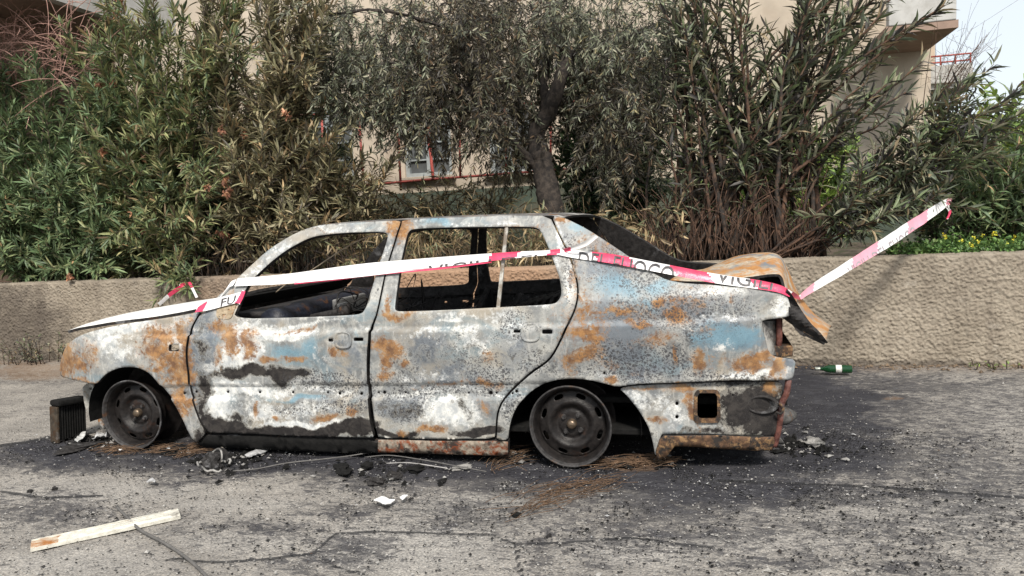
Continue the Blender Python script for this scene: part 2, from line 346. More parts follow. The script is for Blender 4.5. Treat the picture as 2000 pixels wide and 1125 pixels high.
# ------------------------------------------------------------------ rough-cast wall
def mk_stucco():
    t = NT('roughcast_render'); c = t.coord(); _, soot, warm, _x = t.attr('burn_a')  # first mask: soot plus shade painted on beside the bushes
    n1 = t.noise(c, 30, 6, .6); n2 = t.noise(c, 2.0, 5, .6); n3 = t.noise(c, 9, 6, .65); n4 = t.noise(c, 90, 4)
    col = t.mix(t.ss(n2, .35, .65), (.235, .202, .160), (.315, .274, .220))
    col = t.mix(t.math('MULTIPLY', t.ss(n1, .45, .62), .35), col, (.20, .165, .13))
    drip = t.noise(t.scalev(c, (1.0, 1.0, .12)), 6, 6, .65, .3)
    col = t.mix(t.math('MULTIPLY', t.ss(drip, .50, .68), .45), col, (.15, .125, .10))
    col = t.mix(t.math('MULTIPLY', t.ss(n3, .56, .70), .35), col, (.40, .365, .315))
    col = t.mix(t.math('MULTIPLY', warm, .8), col, t.mix(n1, (.25, .14, .085), (.42, .26, .16)))
    col = t.mix(t.math('MULTIPLY', t.ss(t.math('ADD', soot, t.math('MULTIPLY', t.math('SUBTRACT', n3, .5), 1.0)), .35, .9), .75), col, (.07, .058, .05))
    return t.bsdf(col, .92, 0, t.bump(t.math('ADD', n1, t.math('MULTIPLY', n4, .5)), .8, .012), spec=.2)
wx = np.concatenate([np.arange(-14, -6.9, .05), np.arange(-6.9, 3.7, .0066), np.arange(3.7, 14, .05)])
prof = [(0, z) for z in np.arange(-.03, WALL_H-.012, .0066)]+[(.004, WALL_H-.006), (.012, WALL_H)]+[(y, WALL_H) for y in np.arange(.03, .20, .014)]+[(.2, WALL_H-.2)]
prof = np.array(prof); WXg, PK = np.meshgrid(wx, np.arange(len(prof))); a = WXg.ravel(); k = PK.ravel()
py, pz = prof[k, 0], prof[k, 1]; par = py+pz
dsp = np.clip(fbm(a*78, par*86, 21, 2)-.36, 0, .5)*.026 + vnoise(a*140, par*140, 24)*.005 + (fbm(a*4, par*4, 27, 3)-.5)*.016
front = sstep(.012, .004, py)
edge = sstep(.05, 0, np.abs(par-WALL_H))*(fbm(a*9, par*9, 31, 3)-.4)*.03
WV = np.stack([a, WALL_Y+py-(dsp*front)+edge*.5, pz+(dsp-.010)*(1-front)*.8*(py < .19)-edge*.8*(pz > .7)], 1)
idx = np.arange(len(a)).reshape(len(prof), len(wx))
WF = np.stack([idx[:-1, :-1], idx[:-1, 1:], idx[1:, 1:], idx[1:, :-1]], -1).reshape(-1, 4)
uv, _z = project(WV)
wa = np.stack([np.maximum.reduce([blobs(uv, [(40, 700, 120, 24, .75), (0, 630, 160, 90, .85), (430, 560, 130, 30, .6), (1640, 712, 400, 12, .75), (1600, 620, 60, 90, .3), (1800, 500, 300, 8, .5), (300, 550, 300, 10, .5), (1460, 500, 120, 14, .5)])]),  # dark patches: soot and, near the bushes, shade put into the colour
               blobs(uv, [(850, 560, 260, 60, 1.0), (1000, 560, 130, 60, 1.0), (600, 600, 120, 50, .8), (460, 570, 90, 40, .4)]), 0*a], 1)
wall = meshobj('garden_wall', WV, WF, mk_stucco(), None, True, attrs={'burn_a': wa})  # burn_a here holds soot plus shade painted on beside the bushes
tag(wall, 'long low garden wall of rough tan render behind the burnt car', 'wall')

# garden soil held by the wall
tx = axis(-8, 6, .12, -300, 300); ty = axis(WALL_Y+.16, 7.5, .12, WALL_Y+.15, 400)
TX, TY = np.meshgrid(tx, ty); tp = np.stack([TX.ravel(), TY.ravel()], 1)
TV = np.stack([tp[:, 0], tp[:, 1], WALL_H-.06+(fbm(tp[:, 0]*3, tp[:, 1]*3, 41, 3)-.5)*.10*(tp[:, 1] < 9)], 1)
idx = np.arange(len(tp)).reshape(len(ty), len(tx))
TF = np.stack([idx[:-1, :-1], idx[:-1, 1:], idx[1:, 1:], idx[1:, :-1]], -1).reshape(-1, 4)
tag(meshobj('garden_soil', TV, TF, simple('dry_soil', (.09, .068, .05), .95, 0, .5, 14, .6, (.045, .045, .02)), None, True), kind='structure')

# ------------------------------------------------------------------ the burnt car: side surface
W = 1.69
def S(X, Z):
    X = np.asarray(X, float); Z = np.asarray(Z, float); q = Z-.018*(X+.9)
    y = .0*X
    up = np.clip(q-.70, 0, None); y = y + .12*up*sstep(0, .12, up) + .27*np.clip(q-.77, 0, None)
    y = y + .10*np.clip(.30-q, 0, None)**1.0*.6 + .9*np.clip(.17-q, 0, None)**2
    y = y - .016*sstep(.670, .665, q)*sstep(.40, .60, q)*sstep(-3.0, -2.2, X)*sstep(.98, .6, X)      # shoulder crease
    y = y + .013*sstep(.399, .393, q)*sstep(.321, .327, q)*(X > -2.4)*(X < .0)                          # recess of the lost rub strip
    t = np.clip((-2.50-X)/.62, 0, None); y = y + .20*t**2.2
    t = np.clip((X-.45)/.55, 0, None); y = y + .09*t**2
    return y
def on_side(u, v, off=0.0):
    u = np.asarray(u, float); v = np.asarray(v, float); y = np.zeros_like(u)
    for _ in range(14):
        P = at_y(u, v, 0) if False else CAM+ray(u, v)*((y-CAM[1])/ray(u, v)[..., 1])[..., None]
        y = .5*y+.5*(S(P[..., 0], P[..., 2])+off)
    return P
def inside(p, poly):
    x, y = p[:, 0], p[:, 1]; r = np.zeros(len(p), bool); n = len(poly); j = n-1
    for i in range(n):
        xi, yi = poly[i]; xj, yj = poly[j]
        c = ((yi > y) != (yj > y)); d = (yj-yi) if yj != yi else 1e-12
        r ^= c & (x < (xj-xi)*(y-yi)/d+xi); j = i
    return r
def resample(poly, step, closed=True):
    out = []; n = len(poly)
    for i in range(n if closed else n-1):
        a = np.array(poly[i], float); b = np.array(poly[(i+1) % n], float); L = np.linalg.norm(b-a); k = max(1, int(math.ceil(L/step)))
        out += [a+(b-a)*j/k for j in range(k)]
    if not closed: out.append(np.array(poly[-1], float))
    return np.array(out)
def chaikin(poly, it=2, keep=.2):
    p = np.asarray(poly, float)
    for _ in range(it):
        q = np.roll(p, -1, 0); p = np.stack([p*(1-keep)+q*keep, p*keep+q*(1-keep)], 1).reshape(-1, 2)
    return p
def sheet2d(outer, holes, step):
    """triangulated 2-D sheet with holes: verts (n,2), tris"""
    polys = [resample(outer, step)]+[resample(h, step) for h in holes]
    V = []; E = []
    for p in polys:
        s = len(V); V += [tuple(q) for q in p]; E += [(s+i, s+(i+1) % len(p)) for i in range(len(p))]
    lo = polys[0].min(0); hi = polys[0].max(0)
    g = np.stack(np.meshgrid(np.arange(lo[0]+step/2, hi[0], step), np.arange(lo[1]+step/2, hi[1], step)), -1).reshape(-1, 2)
    g = g+rng.uniform(-.18, .18, g.shape)*step
    k = inside(g, polys[0])
    for h in polys[1:]: k &= ~inside(g, h)
    g = g[k]; B = np.concatenate(polys)
    if len(g):
        keep = np.ones(len(g), bool)
        for i in range(0, len(g), 2000):
            d = ((g[i:i+2000, None]-B[None])**2).sum(-1).min(1); keep[i:i+2000] = d > (step*.45)**2
        g = g[keep]
    V += [tuple(q) for q in g]
    r = delaunay_2d_cdt([Vector(q) for q in V], E, [], 0, 1e-6)
    v2 = np.array([tuple(q) for q in r[0]]); f = np.array([t for t in r[2] if len(t) == 3])
    c = v2[f].mean(1); k = inside(c, polys[0])
    for h in polys[1:]: k &= ~inside(c, h)
    return v2, f[k]
def shell(V, F, nrm, th):
    """closed shell: outer V/F, inner offset along nrm*th, rim quads; returns V,F, material flags (0 outer, 1 inner, 2 rim)"""
    n = len(V); V2 = np.concatenate([V, V+nrm*th]); F = [tuple(f) for f in F]
    cnt = {}
    for f in F:
        for a, b in zip(f, f[1:]+f[:1]): cnt[(a, b)] = 1
    rim = [(b, a, a+n, b+n) for (a, b) in cnt if (b, a) not in cnt]
    inner = [tuple(i+n for i in f[::-1]) for f in F]
    return V2, F+inner+rim, [0]*len(F)+[1]*len(inner)+[2]*len(rim)
RUST = [(1140, 610, 40, 60, .45), (1230, 600, 60, 20, .45), (1180, 480, 50, 30, .42), (1350, 590, 60, 14, .42), (1420, 700, 60, 18, .42), (1270, 660, 40, 14, .45), (128, 700, 15, 35), (150, 712, 20, 16, .8), (168, 690, 22, 25, .6), (312, 655, 26, 22, .8), (300, 690, 22, 20, .9), (330, 712, 30, 24), (356, 690, 10, 60), (340, 745, 22, 14), (357, 775, 8, 16), (352, 650, 10, 22), (190, 747, 60, 6, .8), (300, 725, 40, 5, .8), (345, 790, 12, 30, .7),
    (445, 655, 20, 14), (430, 640, 20, 12), (452, 665, 12, 24), (485, 672, 13, 22), (430, 690, 8, 20, .7), (500, 650, 15, 8, .7), (480, 697, 10, 12), (525, 706, 20, 5), (560, 703, 15, 4, .8), (624, 813, 22, 6), (676, 806, 14, 10), (500, 796, 4, 12), (550, 812, 12, 4), (664, 685, 12, 4), (590, 640, 40, 4, .7),
    (772, 450, 14, 24), (763, 440, 14, 12), (780, 612, 24, 8), (766, 598, 7, 16), (760, 680, 22, 20), (750, 664, 12, 8), (745, 700, 10, 18), (785, 712, 12, 5), (740, 733, 15, 8), (790, 840, 10, 5), (850, 843, 20, 5), (945, 695, 8, 12, .6), (948, 743, 12, 6), (945, 798, 8, 12, .6), (890, 755, 60, 4, .5), (975, 745, 10, 8, .7),
    (1150, 640, 30, 12), (1162, 655, 20, 10), (1140, 692, 28, 14), (1165, 668, 8, 12, .8), (1206, 603, 15, 6), (1288, 585, 22, 7), (1320, 612, 24, 12), (1242, 623, 22, 5), (1302, 692, 3, 24), (1370, 704, 14, 16), (1374, 690, 8, 14), (1470, 705, 27, 14), (1490, 690, 14, 12), (1512, 720, 12, 18), (1195, 745, 14, 7), (1350, 755, 18, 6), (1362, 795, 6, 32), (1285, 812, 12, 5), (1100, 431, 20, 4), (1115, 520, 8, 40, .5), (1130, 470, 12, 20, .4), (1290, 650, 20, 12, .6), (1120, 700, 10, 30, .6), (1500, 752, 10, 8, .8), (1345, 562, 30, 6, .5), (1200, 715, 40, 10, .45), (1380, 640, 30, 8, .5), (660, 452, 60, 4, .45), (1020, 441, 60, 4, .5), (437, 595, 16, 20, .9), (1275, 760, 60, 5, .6)]
SOOT = [(388, 690, 20, 60, .62), (395, 748, 20, 26, .95), (383, 790, 12, 34, 1.0), (395, 820, 16, 22, 1.2), (385, 640, 12, 20, .55), (490, 728, 58, 9, 1.4), (560, 732, 24, 9, 1.3), (445, 720, 20, 8, .9), (430, 836, 34, 12, 1.7), (520, 842, 65, 9, 1.9), (620, 843, 62, 9, 1.9), (700, 838, 34, 14, 1.8), (690, 800, 30, 20, .6), (640, 745, 75, 10, .55), (455, 815, 14, 8, .9), (480, 822, 12, 8, .8),
    (778, 848, 42, 5, 1.4), (930, 850, 36, 7, 1.6), (800, 800, 50, 28, .55), (820, 700, 26, 26, .45), (910, 800, 14, 24, .6), (1480, 795, 46, 42, 1.5), (1425, 800, 40, 24, .7), (1505, 838, 20, 34, 1.5), (1442, 740, 40, 5, .9), (1385, 835, 90, 8, .8), (260, 668, 22, 14, .4), (215, 670, 14, 10, .35), (352, 872, 14, 10, .8), (385, 862, 20, 20, .9), (700, 595, 14, 20, .5), (1280, 660, 10, 30, .35), (940, 700, 30, 26, .4), (1060, 690, 20, 14, .4), (1005, 700, 22, 12, .4), (1160, 690, 20, 26, .35)]
WHITE = [(200, 668, 46, 16, .9), (270, 642, 80, 10, 1.1), (330, 668, 24, 12, 1.2), (250, 690, 60, 14, .6), (352, 630, 14, 12, .8), (470, 690, 32, 28, 1.4), (520, 648, 75, 10, 1.4), (455, 715, 44, 8, 1.2), (560, 635, 70, 8, .7), (425, 790, 20, 32, 1.5), (440, 755, 28, 12, 1.4), (490, 760, 60, 8, 1.2), (570, 757, 50, 8, .75), (640, 760, 60, 6, .6), (520, 800, 50, 18, .85), (600, 795, 44, 10, .8), (590, 826, 80, 6, 1.2), (680, 822, 40, 6, .7), (600, 693, 30, 14, .4), (655, 690, 20, 10, .55),
    (650, 446, 50, 8, .6), (715, 440, 40, 6, .5), (540, 485, 30, 30, .5), (500, 525, 25, 16, .5), (600, 629, 120, 4, .7), (745, 490, 10, 40, .45), (900, 662, 34, 24, .65), (840, 655, 40, 5, .7), (870, 632, 20, 5, .9), (890, 618, 90, 5, .6), (960, 620, 40, 12, .5), (880, 808, 42, 20, 1.2), (1000, 640, 24, 30, .5), (860, 768, 110, 7, .55), (820, 740, 60, 10, .5), (1085, 470, 9, 50, .65), (1108, 545, 9, 50, .65), (1060, 600, 30, 6, .6), (925, 433, 90, 6, .5), (935, 690, 10, 14, .8), (985, 800, 12, 30, .5),
    (1475, 729, 42, 8, 1.4), (1500, 738, 24, 5, .9), (1420, 668, 20, 10, .6), (1525, 605, 20, 22, .85), (1400, 572, 60, 8, .7), (1250, 780, 45, 18, .66), (1315, 790, 34, 26, .6), (1340, 630, 50, 8, .5), (1400, 615, 60, 5, .5), (1080, 770, 60, 12, .35), (1030, 800, 14, 40, .55), (1500, 660, 8, 22, .6), (1190, 735, 40, 6, .5)]
BLUE = [(560, 690, 45, 20, .8), (600, 680, 25, 22, .8), (580, 643, 24, 6, .8), (585, 776, 50, 3, .9), (850, 434, 36, 7, .9), (770, 648, 20, 8, .5), (1200, 560, 48, 26, .85), (1290, 560, 32, 14, 1), (1250, 590, 40, 12, .8), (1370, 652, 24, 20, .8), (1430, 648, 50, 20, .95), (1130, 447, 20, 10, .7), (1175, 520, 30, 20, .4), (1000, 640, 20, 14, .5), (700, 650, 15, 10, .3), (1460, 610, 30, 10, .3), (240, 650, 60, 8, .3)]
SLATE = [(388, 700, 26, 80, 1.3), (400, 650, 24, 30, .7), (1200, 640, 90, 60, .8), (1180, 510, 60, 60, .8), (1330, 600, 120, 30, .7), (1240, 710, 90, 30, .62), (1400, 640, 80, 44, .7), (880, 740, 110, 40, .6), (1000, 690, 60, 50, .52), (600, 745, 100, 20, .55), (680, 690, 40, 60, .45), (800, 650, 50, 30, .45), (250, 690, 60, 20, .35), (830, 690, 26, 32), (795, 795, 52, 24, .95), (1230, 685, 50, 28, .75), (1170, 600, 30, 18, .5), (1450, 655, 40, 20, .8), (1160, 525, 40, 26, .5), (1533, 716, 12, 14, 1), (1255, 645, 40, 10, .7), (1390, 615, 40, 10, .5), (640, 745, 70, 18, .6), (620, 680, 60, 12, .3), (910, 640, 60, 10, .3), (950, 790, 20, 30, .5), (260, 670, 40, 14, .35), (430, 650, 30, 8, .2), (1130, 500, 14, 40, .35)]
SPK = [(1250, 540, 130, 50, .55), (1330, 600, 130, 36, .75), (1180, 500, 60, 40, .55), (1250, 700, 100, 40, .75), (1400, 734, 70, 12, 1), (1000, 640, 60, 44, .55), (650, 742, 72, 20, .9), (670, 790, 50, 20, .8), (570, 795, 50, 12, .6), (860, 768, 140, 10, .8), (960, 735, 60, 40, .7), (1060, 715, 60, 24, .6), (690, 595, 14, 22, .6), (1005, 800, 26, 60, .7), (1105, 510, 16, 70, .6), (1350, 650, 60, 30, .6), (780, 740, 50, 60, .5), (900, 700, 100, 60, .42), (620, 450, 100, 12, .4), (735, 580, 10, 60, .4), (1240, 730, 120, 16, .7), (800, 795, 60, 30, .6)]
def masks(V):
    uv, _ = project(V); d = (fbm(V[:, 0]*6, V[:, 2]*6, 61, 4)-.5)*70; e = (fbm(V[:, 0]*6+50, V[:, 2]*6, 67, 4)-.5)*48
    q = uv+np.stack([d, e], 1)
    return {'burn_a': np.stack([blobs(q, RUST, True), blobs(q, SOOT, True), blobs(q, WHITE, True)], 1), 'burn_b': np.stack([blobs(q, BLUE, True), blobs(q, SPK, True), blobs(q, SLATE, True)], 1)}
def px2xz(poly, off=0.0):
    p = np.array(poly, float); P = on_side(p[:, 0], p[:, 1], off); return P[:, [0, 2]]
car = empty('burnt_car', (0, 0, 0), 'burnt-out four door saloon with ash grey and rusty bare body standing on its rims', 'car')
def panel(name, outer, holes=(), off=0.0, th=.014, step=.0115, far=True, mats=None, smooth_it=2, hole_it=2, ripple=.0052, label=None, hinge=None):
    o2 = chaikin(px2xz(outer, off), smooth_it, .25) if smooth_it else px2xz(outer, off)
    hs = []
    for h in holes: hs.append(chaikin(px2xz(h, off), hole_it, .25 if len(h) > 4 else .12) if hole_it else px2xz(h, off))
    v2, f = sheet2d(o2, hs, step)
    def to3(p): 
        y = S(p[:, 0], p[:, 1])+off+(fbm(p[:, 0]*4.5, p[:, 1]*4.5, 77, 3)-.5)*ripple*4
        return np.stack([p[:, 0], y, p[:, 1]], 1)
    V = to3(v2); e = 1e-3
    dX = (S(v2[:, 0]+e, v2[:, 1])-S(v2[:, 0]-e, v2[:, 1]))/(2*e); dZ = (S(v2[:, 0], v2[:, 1]+e)-S(v2[:, 0], v2[:, 1]-e))/(2*e)
    nr = np.stack([-np.clip(dX, -1, 1), np.ones(len(V)), -np.clip(dZ, -.6, .6)], 1); nr /= np.linalg.norm(nr, axis=1)[:, None]
    # CDT triangles are counter-clockwise in (X,Z): that faces -Y, i.e. outwards on the near side
    V2, F, fm = shell(V, f, nr, th)
    fm = np.array(fm)
    mats = mats or [M['burnt'], M['char']]
    mm = np.where(fm == 0, 0, 1) if len(mats) > 1 else 0*fm
    a = masks(V2)
    o = meshobj(name, V2, F, mats, car, fm == 0, mm, a)
    if label: o['label'] = label
    if far:
        V3 = V2.copy(); V3[:, 1] = W-V3[:, 1]
        meshobj(name, V3, [g[::-1] for g in F], [M['charlite'], M['char']] if far is True else far, car, fm == 0, np.where(fm == 0, 0, 1))
    return o
def oval(cu, cv, ru, rv, n=12): return [(cu+ru*math.cos(2*math.pi*i/n), cv+rv*math.sin(2*math.pi*i/n)) for i in range(n)]
def rrect(u0, v0, u1, v1): return [(u0, v0), (u1, v0), (u1, v1), (u0, v1)]
# front wing
FEND = [(116, 728), (117, 712), (120, 697), (131, 673), (154, 656), (186, 645), (242, 633), (302, 624), (339, 619), (376, 612), (391, 608), (385, 617), (372, 640), (365, 662), (362, 686), (364, 712), (366, 735), (371, 760), (376, 783), (387, 816), (402, 842), (398, 852), (384, 866),
        (378, 862), (366, 839), (353, 811), (336, 783), (320, 757), (297, 732), (278, 721), (259, 716.5), (232, 718), (210, 728), (196, 742), (188, 751), (160, 745), (135, 739), (118, 736)]
panel('front_wing', FEND, [rrect(330, 673, 350, 686), oval(361, 768, 2.5, 2.5, 8)], th=.022)
# front door with its window opening
FD = [(404, 607), (396, 612), (388, 618), (376, 640), (369.5, 662), (366.5, 686), (368, 712), (370.5, 735), (375, 760), (380, 783), (391, 816), (405, 841), (412, 846), (454, 846), (516, 849), (596, 852), (681, 854), (729, 855), (729, 850), (724, 830), (720, 807), (717.5, 780), (716.5, 750), (715.5, 720), (715.5, 690), (718, 665), (721, 645), (728, 628), (735, 612), (741, 582), (752, 530), (760, 505), (768, 480), (775, 455), (781, 440), (783.5, 430.5),
      (744, 432), (710, 433.8), (674, 436), (645, 438), (628, 439.5), (605, 444.5), (582, 453), (549, 471.7), (519, 492.5), (489, 519), (464, 543), (440, 566), (422, 583)]
FW = [(456, 623), (464, 601), (475, 573), (492, 545), (524, 516), (558.7, 489), (593, 470), (610, 463), (628, 459), (674, 454.5), (720, 453), (748, 453), (757, 456), (758, 463), (753, 481), (741, 515.6), (730, 550), (720.5, 580), (716, 598), (710, 609), (704, 613), (693, 615), (651, 617.5), (558.7, 620.8)]
FDH = [oval(661, 664.5, 16, 0.1)] if False else []
holes = [FW, rrect(641, 662, 650, 667.5), rrect(690, 660, 709, 666.5)]+[oval(u, v, 2.3, 2.6, 8) for u, v in [(384, 765), (445.5, 765.5), (508, 766), (572, 766.5), (640, 766.5)]]+[oval(664, 768, 3, 3, 8), oval(706, 769, 3, 3, 8)]
fdo = panel('front_door', FD, holes, th=.024, smooth_it=1)
# rear door
RD = [(786.5, 429), (784, 441), (778, 457), (771, 481), (763, 506), (755, 531), (744.5, 583), (738, 614), (727.5, 642), (723.5, 667), (722, 704), (724, 754), (729, 804), (736, 845), (740, 856), (824, 857), (918, 858), (966, 856), (967.6, 844), (969, 813), (975, 791.6), (989, 770), (1011, 748), (1036, 726), (1064, 707.6), (1076.5, 695), (1092, 667), (1107.6, 633), (1120, 608), (1124.8, 592), (1127, 577), (1127, 560), (1123.7, 541), (1114.5, 508.6), (1100.6, 478.6), (1086.7, 450), (1073, 421.5), (1017, 421), (925, 423.5), (850, 426)]
RW = [(771, 600), (777, 550), (786, 499), (794, 466), (798, 453), (807, 446.5), (878, 444), (948, 443), (1017, 442.8), (1042, 443.5), (1052, 447), (1058, 455), (1068, 476), (1082, 511), (1093.6, 543), (1097, 566), (1096, 579), (1089, 590), (1080, 593.5), (1059, 595.5), (971, 600.5), (855.6, 606), (782, 608.5), (773, 607)]
holes = [RW, rrect(1003, 645, 1016, 650), rrect(1059, 644, 1079, 652), oval(702, 769, 1, 1, 6)][:3]+[oval(u, v, r, r, 8) for u, v, r in [(750, 767, 3.2), (792, 767, 2), (739, 767, 2), (916, 767, 2), (959, 767, 4), (970, 767, 2)]]
panel('rear_door', RD, holes, th=.024, smooth_it=1)
# rear quarter with C-pillar, wheel arch and lamp notch
RQ = [(1077, 421.5), (1090, 450), (1104, 478), (1118, 508), (1127, 541), (1130.5, 560), (1130.5, 578), (1128, 593), (1123, 610), (1111, 635), (1095.5, 669), (1080, 697), (1067, 710.5), (1039, 729), (1014, 751), (992, 773), (978.5, 793), (972.5, 814), (971, 845), (970, 859), (992, 861), (994, 838), (1000, 813), (1011, 791.6), (1030, 770), (1051.6, 754), (1079.6, 743), (1114, 739), (1151, 742), (1185.5, 751), (1205, 756), (1225, 753), (1252.7, 749.6), (1336.7, 746.5), (1430, 744), (1500, 743), (1540, 742), (1549, 738), (1552, 722), (1554, 702), (1530, 699), (1515, 697), (1506, 692), (1499, 682), (1492, 655), (1488, 630), (1490, 625), (1530, 620), (1546, 616), (1544, 600), (1539, 582), (1534, 574), (1526, 570), (1486, 565), (1399, 556.6), (1341, 553.7), (1312, 549), (1294.6, 543.6), (1265.6, 527.6), (1225, 498.6), (1181.5, 469.6), (1149.6, 449), (1117.7, 432.5), (1100, 425)]
panel('rear_wing', RQ, [oval(1009, 764, 3, 3, 8), oval(1001, 768, 2, 2, 8), oval(1180, 729, 2.5, 2.5, 8)], th=.022, smooth_it=1)
# panel behind the lost rear bumper, with the square vent hole
BP = [(1207, 758), (1255, 752), (1336, 748.5), (1430, 746), (1520, 744), (1530, 752), (1524, 780), (1516, 850), (1500, 852), (1400, 848), (1296, 846), (1290, 850), (1284, 880), (1280, 892), (1276, 866), (1269, 838), (1254, 810), (1234, 783), (1220, 768)]
panel('bumper_backing_panel', BP, [rrect(1361, 767, 1402, 820), oval(1322, 788, 3.4, 3.6, 10), oval(1322, 814, 3.4, 3.6, 10), oval(1431, 772, 2, 2, 6)], off=.028, th=.016)
# raised frame of the vent
fr = chaikin(px2xz([(1356, 762), (1406, 762), (1408, 826), (1355, 826)], .02), 2, .12); fh = chaikin(px2xz(rrect(1362, 768, 1401, 819), .02), 2, .12)
v2, f = sheet2d(fr, [fh], .02); V = np.stack([v2[:, 0], S(v2[:, 0], v2[:, 1])+.022, v2[:, 1]], 1)
V2, F, fm = shell(V, f, np.tile([0, 1., 0], (len(V), 1)), .02); meshobj('vent_frame', V2, F, [M['rusty']], car)
# sills
panel('sill', [(386, 863), (400, 853), (410, 850), (520, 853), (640, 857), (736, 859), (737, 884), (700, 886), (560, 881), (440, 874), (392, 872)], th=.04, step=.03, mats=[M['black'], M['char']], smooth_it=1, off=.012)
panel('sill', [(738, 859), (850, 861), (966, 861), (992, 863), (992, 888), (975, 890), (900, 888), (820, 885), (738, 884)], th=.04, step=.02, mats=[M['sill'], M['char']], smooth_it=0, off=.004, label='orange rusted rear half of the sill')
# rear lower beam
panel('rear_side_beam', [(1296, 850), (1400, 851), (1512, 853), (1514, 868), (1508, 881), (1460, 880), (1400, 876), (1318, 870), (1310, 880), (1300, 893), (1284, 897), (1281, 880), (1288, 858)], th=.05, step=.02, mats=[M['rusty'], M['char']], smooth_it=0, off=.02, ripple=.008)
# door handle recess plates
def dish(name, cu, cv, ru, rv, depth, mat):
    c = px2xz([(cu, cv), (cu+ru, cv), (cu, cv+rv)]); rx = abs(c[1, 0]-c[0, 0]); rz = abs(c[2, 1]-c[0, 1]); V = []; F = []; n = 20
    for k, (s, d) in enumerate([(1.12, -.0005), (1.03, -.004), (.92, .002), (.7, -.001), (.0, -.003)]):
        for i in range(n):
            a = 2*math.pi*i/n; sq = 1/max(abs(math.cos(a)), abs(math.sin(a)))**.45
            X = c[0, 0]+rx*s*math.cos(a)*sq; Z = c[0, 1]+rz*s*math.sin(a)*sq; V.append((X, float(S(X, Z))+d-.0045, Z))
    for k in range(4):
        for i in range(n): F.append((k*n+i, k*n+(i+1) % n, (k+1)*n+(i+1) % n, (k+1)*n+i))
    V = np.array(V); return meshobj(name, V, F, mat, car, True, attrs=masks(V))
dish('handle_recess', 670, 664, 15, 15, .004, M['burnt']); dish('handle_recess', 1036, 650, 17, 16, .004, M['burnt'])
# mirror corner plate of the front door
mp = px2xz([(425, 622), (424, 605), (432, 592), (442, 583), (466, 577), (461, 600), (453, 624)], .0); mp = chaikin(mp, 2, .2)
mh = chaikin(px2xz(rrect(435, 613, 444, 623), .0), 1, .2); mh2 = px2xz(oval(448, 605, 2.3, 2.3, 8)); mh3 = px2xz(oval(430, 619, 1.8, 2, 8))
v2, f = sheet2d(mp, [mh, mh2, mh3], .012); V = np.stack([v2[:, 0], S(v2[:, 0], v2[:, 1])-.006, v2[:, 1]], 1)
V2, F, fm = shell(V, f, np.tile([0, 1., 0], (len(V), 1)), .006); meshobj('mirror_plate', V2, F, [M['rusty'] if False else mk_char('scorched_mirror_plate', (.22, .17, .11), (.42, .34, .24), (.30, .15, .06), (.5, .62), .7, grey=(.09, .08, .07), gthr=(.58, .68))], car)
# dark channel of the front window's leading edge
P = on_side([457, 466, 476], [622, 600, 570], .015); V, F = tube_data(P, .012, 6); meshobj('window_channel', V, F, M['char'], car, True)
# rear window divider bar
a0 = on_side(990, 441, .012); a1 = on_side(973, 602, .012)
bm = bmesh.new(); d = Vector(a1-a0); add_box(bm, (a0+a1)/2, (.018, .012, d.length), rot=d.to_track_quat('Z', 'Y').to_matrix(), bevel=.003)
bmobj('window_divider', bm, simple('scorched_trim', (.36, .35, .32), .6, 0, .3, 18, .3, (.16, .13, .1)), car)
# bent wire hanging across the front window
V, F = tube_data(catmull([at_y(538, 572, .55), at_y(560, 555, .5), at_y(610, 527, .4), at_y(670, 487, .3), at_y(712, 465, .22), at_y(748, 457, .19)], 5), .004, 5)
meshobj('loose_seal_wire', V, F, simple('scorched_wire', (.30, .24, .17), .7), car, True)

# ---- loft helper for the closing panels (rows of 3-D curves across the car)
def loft(name, rows, mats, th=.01, parent=car, smooth=True, label=None, flip=False):
    R = np.array(rows); k, m = R.shape[:2]; V = R.reshape(-1, 3); F = []
    for i in range(k-1):
        for j in range(m-1):
            q = (i*m+j, i*m+j+1, (i+1)*m+j+1, (i+1)*m+j); F.append(q[::-1] if flip else q)
    nr = np.zeros_like(V)
    for q in F:
        n = np.cross(V[q[2]]-V[q[0]], V[q[3]]-V[q[1]]); nr[list(q)] += n
    nr /= np.maximum(np.linalg.norm(nr, axis=1), 1e-9)[:, None]
    V2, F2, fm = shell(V, F, -nr, th); fm = np.array(fm)
    if not isinstance(mats, list): mats = [mats]
    o = meshobj(name, V2, F2, mats, parent, (fm < 2) if smooth else False, np.where(fm == 0, 0, min(1, len(mats)-1)))
    if label: o['label'] = label
    return o
def across(curve, ny=9, crown=.03, inset=0.0, drop=0.0):
    """rows from the near-side curve (k,3) to its mirror"""
    rows = []
    for t in np.linspace(0, 1, ny):
        y = curve[:, 1]*(1-t)+(W-curve[:, 1])*t; z = curve[:, 2]+crown*(1-(2*t-1)**4*.6-(2*t-1)**2*.4)-drop*t
        rows.append(np.stack([curve[:, 0], y, z], 1))
    return rows
roofc = on_side(*np.array([(612, 443), (628, 439.5), (674, 436), (744, 432), (850, 426.5), (925, 424), (1017, 421.5), (1077, 421.5), (1100, 425.5)], float).T, .012)
roofc = catmull(roofc, 4)
loft('roof', across(roofc, 11, .016), [M['charlite'], M['black']], .012)
hoodc = []
for u, v, off in [(132, 646, .02), (150, 641, .03), (172, 637, .03), (232, 627, .03), (302, 618.5, .03), (376, 605, .04), (425, 592, .07)]: hoodc.append(on_side(u, v, off))
hoodc = catmull(np.array(hoodc), 5)
loft('bonnet', across(hoodc, 13, .052, drop=.03), [M['hood'], M['char']], .016, label='ash white bonnet popped up from the wings')
# scuttle between bonnet and windscreen, A-pillar foot
sc = catmull(np.array([on_side(404, 606, .05), on_side(430, 590, .06), on_side(455, 577, .10)]), 4); sc[:, 2] -= .01
loft('scuttle', across(sc, 9, .0), [M['charlite'], M['black']], .01)
